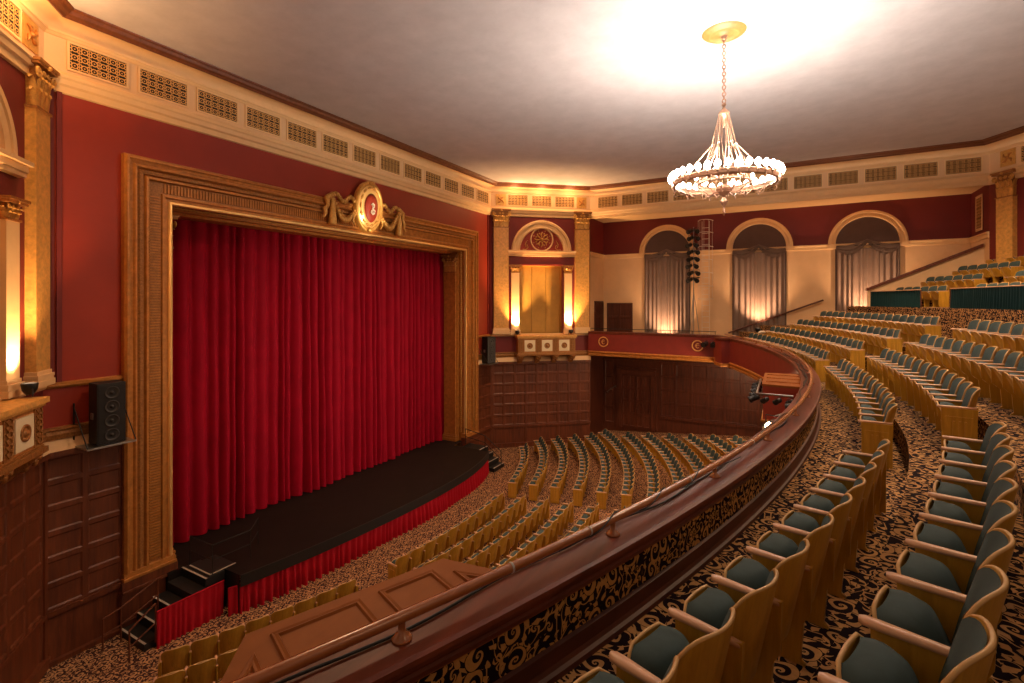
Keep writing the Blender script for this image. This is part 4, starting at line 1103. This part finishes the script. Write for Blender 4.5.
SP=seat_parts()
def make_proto(names):
    root=thing('theater_chair','','seat')
    for n in names:
        mb,m=SP[n]; nn={'armrest_end':'armrest','standard_end':'standard','aisle_panel_l':'aisle_panel','aisle_panel_r':'aisle_panel'}.get(n,n)
        mb.build(nn,M[m],root)
    return root
BASE=['backrest','back_edge','back_pad','seat_pan','seat_edge','seat_cushion','armrest','standard']
PROTO={'mid':make_proto(BASE),'hi':make_proto(BASE+['aisle_panel_l']),'lo':make_proto(BASE+['armrest_end','standard_end','aisle_panel_r'])}
PKIDS={k:KIDS(v) for k,v in PROTO.items()}
USED=set()
def put_seat(kind,x,y,z,rz,label,group):
    p=PROTO[kind]
    if kind not in USED: USED.add(kind); r=p
    else:
        r=p.copy(); COL.objects.link(r)
        for c in PKIDS[kind]:
            d=c.copy(); COL.objects.link(d); d.parent=r
    r.location=(x,y,z); r.rotation_euler=(0,0,rz); r['label']=label; r['group']=group
def combined(kind):
    big=MB(); mats=[]; 
    for n in {'mid':BASE,'hi':BASE+['aisle_panel_l'],'lo':BASE+['armrest_end','standard_end','aisle_panel_r']}[kind]:
        mb,m=SP[n]
        if m not in mats: mats.append(m)
        mi=mats.index(m); b=len(big.v); big.v+=mb.v
        for f in mb.f: big.f.append(tuple(i+b for i in f)); big.m.append(mi)
        big.sm+=mb.sm; big.uv+=mb.uv
    return big,mats
F_=496.
YAW=radians(29.2)
def depth(x,y): return -sin(YAW)*x+cos(YAW)*y
def px(x,y): return 512+F_*(cos(YAW)*x+sin(YAW)*y)/depth(x,y)
def inview(x,y,z,mg=40):
    d=depth(x,y)
    if d<.5: return False
    u=px(x,y); v1=301-F_*(z+.95)/d; v0=301-F_*(z-.0)/d
    return -mg<u<1024+mg and v1<683+mg*1.5 and v0>-mg
SEATS=[]   # (dist, kind, x,y,z,rz,label,group)
def oc(n): return ORD[n] if n<len(ORD) else f'number {n+1}'
blocks=[('near','block nearest the camera',s_of_y(.6),s_of_y(7.10)),('middle','middle block',s_of_y(8.95),s_of_y(15.55)),('far','block against the window wall',s_of_y(17.45),BS[-1]+3)]
def bpt2(s,o):
    if s<BS[-1]-1e-3: return bpt(s,o)
    p,n=bpt(BS[-1]-1e-3,0); n=tuple(n); d=(-n[1],n[0]); e=s-BS[-1]; return (p[0]+d[0]*e+n[0]*o,p[1]+d[1]*e+n[1]*o),n
def row_fill(o,z,s0,s1,ymax,rowname,blk,group,edge_hi=False,nmax=999,xlim=0):
    """march seats of .53 m along the offset curve, starting at the aisle"""
    pts=[]
    rev = blk=='near'
    s=s1 if rev else s0; step=-.02 if rev else .02
    prev,n=bpt2(s,o); acc=.27; first=True; out=[]
    while (s>s0 if rev else s<s1):
        s+=step; p,n=bpt2(s,o+SH(bpt2(s,0)[0][1])); acc+=hypot(p[0]-prev[0],p[1]-prev[1]); prev=p
        if acc>=.53:
            acc-=.53
            if p[1]>ymax or len(out)>=nmax or (blk=='far' and px(*p)<xlim): break
            out.append((p,n))
    for i,(p,n) in enumerate(out):
        if not inview(p[0],p[1],z,260) or hypot(p[0],p[1])<1.6: continue
        if blk=='far' and o<5 and p[1]>27.9 and o<1.5: continue
        kind='mid'
        aisle_first=(i==0); last=(i==len(out)-1)
        # +y local is to the far side (world +y) since local +x faces -n
        rz=atan2(-n[1],-n[0])
        # local +y = rotate(+x) -> (-sin,cos) : for rz~pi this is world -y
        if blk=='near':
            if aisle_first: kind='lo'
        else:
            if aisle_first: kind='hi'
            elif last: kind='lo'
        cnt=f'{oc(i)} from the '+('aisle' if True else '')
        SEATS.append((hypot(p[0],hypot(p[1],z)),kind,p[0],p[1],z,rz,f'teal theatre seat, {oc(i)} from the aisle, {rowname}, {blocksay[blk]}',group))
blocksay={'near':'balcony block beside the camera','middle':'middle balcony block','far':'balcony block by the windows'}
RN=['front row','second row','third row','fourth row']
for k in range(4):
    o=1.15+PITCH*k; 
    for blk,_,s0,s1 in blocks:
        if blk=='near' and k>2: continue
        ym=26.3 if k==0 else (27.6 if k==1 else 28.5)
        row_fill(o,FL[k],s0,s1,ym,RN[k],blk,f'teal seats in the {RN[k]} of the {blocksay[blk]}',xlim=(750,771,795,820)[k])
for k in range(4):
    o=7.12+1.0*k
    # far upper block: six seats beside the stair wall, counted from the aisle
    s=BS[-1]+6; pr=None; hits=[]
    acc=.3; prev=None
    while s>s_of_y(12):
        p,n=bpt2(s,o)
        if p[1]<28.5:
            if prev: acc+=hypot(p[0]-prev[0],p[1]-prev[1])
            prev=p
            if acc>=.53: acc-=.53; hits.append((p,n))
        s-=.02
    for i,(p,n) in enumerate(hits):
        if i<6: blk,j,kind='ub',5-i,('hi' if i==5 else 'mid')
        elif i<9: continue
        else: blk,j,kind='uc',i-9,('lo' if i==9 else 'mid')
        if not inview(p[0],p[1],UP[k],20): continue
        say={'ub':'beside the sloping stair wall','uc':'behind the longer teal rail curtain'}[blk]
        SEATS.append((hypot(p[0],hypot(p[1],UP[k])),kind,p[0],p[1],UP[k],atan2(-n[1],-n[0]),f'teal upper balcony seat {say}, {oc(j)} from the aisle, {RN[k]}',f'teal upper seats {say}, {RN[k]}'))
# curtains in front of the upper rows
def s_at_px(target,o):
    best=None
    for s in np.arange(s_of_y(8),BS[-1]+6,.03):
        p,n=bpt2(s,o); e=abs(px(*p)-target)
        if best is None or e<best[0]: best=(e,s)
    return best[1]
def upcurtain2(sa,sb,label,seed):
    pts=[bpt2(s,5.62)[0] for s in np.linspace(sa,sb,24)]; o=(pts[0][0],pts[0][1],UP[0])
    r=thing('rail_curtain',label,'curtain',loc=o)
    mb=MB(); pleats([(a-o[0],b-o[1]) for a,b in pts],0,.66,.03,.11,mb,.35,seed,6); mb.build('pleated_cloth',M['tealcloth'],r)
    mb=MB(); mb.tube([(a-o[0],b-o[1],.68) for a,b in pts],.018,6); mb.build('rod',M['armwood'],r)
    for e in (0,-1):
        mb=MB(); mb.tube([(pts[e][0]-o[0],pts[e][1]-o[1],0),(pts[e][0]-o[0],pts[e][1]-o[1],.68)],.02,6); mb.build('rail_post',M['wood'],r)
upcurtain2(s_at_px(921,5.62),s_at_px(871,5.62),'short dark teal pleated curtain on the upper balcony rail by the stair wall',21)
upcurtain2(s_of_y(9),s_at_px(950,5.62),'longer dark teal pleated curtain on the upper balcony rail at the picture edge',22)

# main floor seats
MC=(-26.5,14.1)
def mfloor_hidden(x,y,z):
    for cx,cy,cz in ((0,0,0),(.8,.3,.2),(-.7,-.4,.2)):
        blocked=False
        for t in np.linspace(.02,.98,90):
            X,Y,Z=cx+(x-cx)*t,cy+(y-cy)*t,cz+(z+.9-cz)*t
            if -3.2<Z<-1.75 and X>bx(Y)-.18: blocked=True; break
        if not blocked: return False
    return True
def wall_ok(x,y):
    if y>30.0 or x<-14: return False
    for (ox,oy),sg in ((W0,1),(N0,-1)):
        nx_,ny_=(uy,-ux) if sg>0 else (uy,ux)
        if (x-ox)*nx_+(y-oy)*ny_<.55: return False
    return True
MAINROW=['front','second','third','fourth','fifth','sixth','seventh','eighth','ninth','tenth','eleventh','twelfth','thirteenth','fourteenth']
for k in range(13):
    R=17.0+.945*k
    segs=[('near',None,9.55),('centre',10.75,16.85),('far',18.15,None)]
    for nm,ya_,yb_ in segs:
        th0=math.asin((ya_-MC[1])/R)+.27/R if ya_ else None
        if nm=='near': th0=math.asin((yb_-MC[1])/R)-.27/R; st_=-.535/R
        else: st_=.535/R
        th=th0; i=0; lst=[]
        while True:
            x,y=MC[0]+R*cos(th),MC[1]+R*sin(th)
            if nm=='centre' and y>yb_-.2: break
            if nm=='near' and y<(5.5 if k<1 else 5.1-.25*k): break
            if nm=='far' and y>(23.6 if k==0 else min(27.2,24.4+.55*k)): break
            if not wall_ok(x,y): break
            lst.append((x,y,th)); th+=st_; i+=1
            if i>40: break
        for i,(x,y,t) in enumerate(lst):
            z=zf(x)+.0
            if not inview(x,y,z,30) or mfloor_hidden(x,y,z): continue
            kind='mid'
            if nm=='near':
                if i==0: kind='hi'
                elif i==len(lst)-1: kind='lo'
            else:
                if i==0: kind='lo'
                elif i==len(lst)-1: kind='hi'
            # local +y for rz=t+pi points to world -y
            if kind!='mid': kind={'hi':'lo','lo':'hi'}[kind]
            sayb={'near':'side block below the camera','centre':'centre block','far':'side block by the exit doors'}[nm]
            SEATS.append((hypot(x,hypot(y,z)),kind,x,y,z,t+pi,f'stalls seat, {oc(i)} from the aisle in the {MAINROW[k]} row, {sayb}',f'stalls seats, {MAINROW[k]} row, {sayb}'))
SEATS.sort(key=lambda s:s[0])
NIND=300
print('SEATS total',len(SEATS),'upper/balcony',sum(1 for s in SEATS if s[4]>-3))
OUT=[s for s in SEATS if not inview(s[2],s[3],s[4],0)]; SEATS=[s for s in SEATS if inview(s[2],s[3],s[4],0)]
print('outside',len(OUT),'inside',len(SEATS))
for s in SEATS[:NIND]+[s for s in OUT if s[0]<12]: put_seat(s[1],*s[2:6],s[6],s[7])
SEATS+=[s for s in OUT if s[0]>=12]
big=MB(); cm={k:combined(k) for k in PROTO}; names=[]
for k in cm:
    for m in cm[k][1]:
        if m not in names: names.append(m)
for d,kind,x,y,z,rz,_,_ in SEATS[NIND:]:
    mb,mm=cm[kind]; b=len(big.v); c,s_=cos(rz),sin(rz)
    big.v+=[(x+a*c-b_*s_,y+a*s_+b_*c,z+h) for a,b_,h in mb.v]
    big.f+=[tuple(i+b for i in f) for f in mb.f]; mp_=[names.index(m) for m in mm]; big.m+=[mp_[i] for i in mb.m]; big.sm+=mb.sm; big.uv+=mb.uv
if big.v: tag(big.build('distant_theater_chairs',[M[n] for n in names]),'remaining rows of teal and gold theatre seats furthest across the stalls and balcony','seats',kind='stuff')
# pale covering on the first far seat of the front balcony row
mb=MB(); (x,y),n=bpt2(s_of_y(25.6),1.2)
mb.tube([(x-.16,y-.1,-1.50),(x-.08,y,-1.46),(x+.05,y+.1,-1.46),(x+.13,y+.15,-1.50)],[.03,.06,.06,.03],8)
tag(mb.build('folded_cloth',M['white']),'small white cloth draped over a seat back by the middle window','cloth')
LP=dict(chand=2300,up=800,box=2300,win=800,cart=11000,curt=2900,cove=48,house=[(-8,8,1500),(-8,21,2300),(3,12,1400),(4,22,3200),(6,3,300)],pts=[(-2,26,-3.6,380),(2,18,-3.6,380)],world=.28,exp=0.05)  # house and pts are added fill; up and cove are added glow lamps
# ---------------------------------------------------------------- chandelier
CH=(-1.42,13.38); ZR=2.96
ch=thing('chandelier','large ring chandelier of glowing bulbs hanging on rods and chain from the ceiling','chandelier',loc=(CH[0],CH[1],ZR))
rd=thing('ceiling_rose','round gilt ceiling rose where the chandelier chain hangs','ceiling rose',loc=(CH[0],CH[1],ZC))
mb=MB(); mb.lathe([(.001,-.10),(.12,-.10),(.16,-.06),(.28,-.05),(.32,-.09),(.38,-.09),(.42,-.05),(.46,-.05),(.50,-.02),(.52,0)],(0,0,0),36); mb.build('rose_disc',M['rosegold'],rd)
mb=MB(); mb.lathe([(.001,-.20),(.05,-.19),(.07,-.14),(.09,-.10)],(0,0,0),14); mb.build('hook_cap',M['brass'],rd)
top=ZC-.18-ZR
mb=MB(); z=1.78+.2; k=0
while z<top:
    a=(k%2)*pi/2; pts=[(.042*cos(t)*cos(a),.042*cos(t)*sin(a),z+.045+.055*sin(t)) for t in [i*pi/4 for i in range(8)]]
    mb.tube(pts,.014,5,closed=True); z+=.085; k+=1
mb.build('chain',M['brass'],ch)
mb=MB(); mb.lathe([(.001,2.0),(.03,1.98),(.06,1.93),(.03,1.88),(.05,1.82),(.10,1.78),(.13,1.74),(.13,1.68),(.05,1.64),(.03,1.5),(.05,1.42),(.001,1.36)],(0,0,0),16); mb.build('hub',M['brass'],ch)
R1_,R2_=1.18,1.05
for k in range(6):
    a=k*pi/3+.2; mb=MB(); m_=(.28*cos(a),.28*sin(a),.95)
    mb.tube([(.11*cos(a),.11*sin(a),1.70),m_],.011,5); 
    for da,R in ((-.3,.62),(.3,.62),(0,1.1)): mb.tube([m_,(R*cos(a+da),R*sin(a+da),.02)],.009,5)
    mb.tube([(.09*cos(a),.09*sin(a),1.66),(.22*cos(a+.2),.22*sin(a+.2),.95),(.6*cos(a+.5),.6*sin(a+.5),.02)],.007,5)
    mb.ball(m_,.03,8,6); mb.build('suspension_rod',M['brass'],ch)
def ringt(name,R,prof,m):
    mb=MB(); mb.lathe([(R+a,b) for a,b in prof],(0,0,0),64); mb.build(name,m,ch)
ringt('outer_ring',R1_,[(-.03,-.06),(.02,-.08),(.03,-.02),(.03,.04),(.05,.06),(.0,.08),(-.03,.06),(-.03,-.06)],M['brass'])
ringt('inner_ring',.62,[(-.02,-.06),(.02,-.06),(.02,.02),(-.02,.02),(-.02,-.06)],M['brass'])
for k in range(12):
    a=k*pi/6; mb=MB(); mb.tube([(.12*cos(a),.12*sin(a),-.22),(.4*cos(a),.4*sin(a),-.30),(.62*cos(a),.62*sin(a),-.14),(.9*cos(a),.9*sin(a),-.20),(1.15*cos(a),1.15*sin(a),-.05)],.012,5)
    pts=[(R*cos(a+.1),R*sin(a+.1),z) for R,z in ((1.1,-.08),(1.05,-.2),(.95,-.24),(.88,-.17),(.94,-.12))]; mb.tube(pts,.011,5)
    pts=[(R*cos(a-.12),R*sin(a-.12),z) for R,z in ((1.2,-.06),(1.26,-.16),(1.2,-.22),(1.13,-.17))]; mb.tube(pts,.010,5); mb.build('scroll_arm',M['brass'],ch)
mb=MB(); mb.lathe([(.001,-.05),(.14,-.08),(.20,-.18),(.12,-.28),(.06,-.33),(.03,-.38),(.05,-.42),(.10,-.48),(.06,-.55),(.025,-.60),(.02,-.68),(.045,-.73),(.02,-.80),(.001,-.84)],(0,0,0),18); mb.build('bottom_finial',M['brass'],ch)
NB=36
for k in range(NB):
    a=2*pi*k/NB; R=1.27
    mb=MB(); mb.lathe([(.001,-.01),(.035,0),(.02,.03),(.016,.09),(.001,.09)],(R*cos(a),R*sin(a),.0),8); 
    mb.tube([(1.19*cos(a),1.19*sin(a),-.03),(1.24*cos(a),1.24*sin(a),-.05),(R*cos(a),R*sin(a),-.01)],.009,5); c=mb.build('candle_cup',M['brass'],ch)
    mb=MB(); mb.lathe([(.001,.09),(.04,.10),(.075,.155),(.068,.20),(.03,.26),(.001,.275)],(R*cos(a),R*sin(a),.0),10); mb.build('bulb',M['bulb'],c)
for k in range(6):
    a=2*pi*k/6+.3; R=.66
    mb=MB(); mb.lathe([(.001,-.02),(.03,-.01),(.016,.06),(.001,.06)],(R*cos(a),R*sin(a),.02),8); c=mb.build('candle_cup',M['brass'],ch)
    mb=MB(); mb.lathe([(.001,.06),(.03,.07),(.05,.11),(.02,.2),(.001,.22)],(R*cos(a),R*sin(a),.02),10); mb.build('bulb',M['bulb'],c)
def light(kind,loc,en,col,**k):
    l=bpy.data.lights.new(kind.lower()+'_lamp',kind); l.energy=en; l.color=col
    rot=k.pop('rot',None)
    for a,v in k.items(): setattr(l,a,v)
    o=bpy.data.objects.new(l.name,l); COL.objects.link(o); o.location=loc
    if rot is not None: o.rotation_euler=Vector(rot).to_track_quat('-Z','Y').to_euler()
    return o
CHUP=[(CH[0]+.6*cos(2*pi*k/3),CH[1]+.6*sin(2*pi*k/3),ZR+.3) for k in range(3)]
WARM=(1,.64,.36); ORANGE=(1,.56,.24); CHW=(1,.85,.74)
for k in range(6):
    a=2*pi*k/6; light('POINT',(CH[0]+1.27*cos(a),CH[1]+1.27*sin(a),ZR+.17),LP['chand'],CHW,shadow_soft_size=.05)
for q_ in CHUP: light('SPOT',q_,LP['up'],CHW,rot=(0,0,1),spot_size=radians(172),spot_blend=.15,shadow_soft_size=.3)  # extra upward spots added to brighten the ceiling over the chandelier
# ---------------------------------------------------------------- uplights on box ledges
def uplight(P,s,label,z=-1.95,t=.30,en=60,col=ORANGE,tip=None,size=75,cat_obj=True,lean=.12):
    loc=P(s,t,z)
    root=thing('uplight',label,'uplight',loc=loc)
    mb=MB(); mb.lathe([(.001,.0),(.07,.01),(.12,.10),(.14,.22),(.13,.24)],(0,0,.03),14); mb.build('reflector',M['chrome'],root)
    mb=MB(); mb.lathe([(.001,.19),(.10,.20)],(0,0,.03),14); mb.build('lens',M['lampglow'],root)
    mb=MB(); mb.tube([(-.15,0,0),(-.15,0,.16),(.15,0,.16),(.15,0,0)],.012,5); mb.build('bracket',M['chrome'],root)
    b=P(s,t-lean,z+1); a=P(s,t,z)
    light('SPOT',(loc[0],loc[1],z+.30),en,col,rot=(b[0]-a[0],b[1]-a[1],1.0),spot_size=radians(size),spot_blend=.9,shadow_soft_size=.06)
for P,nm in ((P_far,'far'),(P_near,'near')):
    for s,w in ((1.50,'stage side'),(4.70,'gallery side')):
        uplight(P,s,f'small black uplight on the {nm} box ledge under the bright pilaster, {w}',en=LP['box']*(1 if nm=='far' else .45),size=88,t=.42,lean=.16)
for cx,nm in ((-6.42,'first window beside the ladder'),(-1.47,'middle window'),(3.42,'rear window')):
    z={'f':-2.70,'m':-1.72,'r':-1.40}[nm[0]]
    uplight(P_win,cx,f'small uplight on the floor below the {nm}',z=z,t=.95,en=LP['win'],col=(1,.58,.32),size=100,lean=.42)
# spot on the cartouche from the balcony
def aim(a,b): return (b[0]-a[0],b[1]-a[1],b[2]-a[2])
a=(bpt(s_of_y(14.3),-1.3)[0][0],14.3,-2.0)
light('SPOT',a,LP['cart'],(1,.74,.45),rot=aim(a,(-15,14.6,3.7)),spot_size=radians(8),spot_blend=.6,shadow_soft_size=.05)
light('SPOT',a,LP['curt'],(1,.75,.55),rot=aim(a,(-16,14.5,-2.5)),spot_size=radians(62),spot_blend=1,shadow_soft_size=.3)
for P,ss in ((P_far,(1.4,3.0,4.7)),(P_near,(1.5,3.6))):
    for s in ss: light('POINT',P(s,.75,6.15),LP['cove']*(1 if P is P_far else 1.8),ORANGE,shadow_soft_size=.25)  # added points without fixtures, for the glow above the angled walls
# added ceiling-height fill spots, no fixtures, behind the camera and over the stalls
for (x,y,e) in LP['house']:
    light('SPOT',(x,y,ZC-.1),e,WARM,rot=(0,0,-1),spot_size=radians(150),spot_blend=1,shadow_soft_size=.25)
for (x,y,z,e) in LP['pts']:
    light('POINT',(x,y,z),e,WARM,shadow_soft_size=.2)  # unseen fill points added under the balcony
gl_=light('POINT',(gl[0]-.25,gl[1]-.2,-2.6),6,ORANGE,shadow_soft_size=.08)
w=bpy.data.worlds.new('World'); SC.world=w; w.use_nodes=True
w.node_tree.nodes['Background'].inputs[0].default_value=(1,.66,.42,1); w.node_tree.nodes['Background'].inputs[1].default_value=LP['world']
# ---------------------------------------------------------------- camera
cam=bpy.data.cameras.new('camera'); cam.sensor_width=36; cam.lens=F_*36/1024; cam.shift_y=-(341.5-301)/1024; cam.clip_start=.05; cam.clip_end=100
co=bpy.data.objects.new('camera',cam); COL.objects.link(co); co.location=(0,0,0)
co.rotation_euler=(pi/2,0,YAW); SC.camera=co
vs=SC.view_settings; SC.display_settings.display_device='sRGB'; vs.view_transform='Standard'; vs.look='None'; vs.exposure=LP['exp']; vs.gamma=1; vs.use_curve_mapping=False
SC.cycles.use_denoising=True
SC.cycles.max_bounces=6; SC.cycles.diffuse_bounces=4
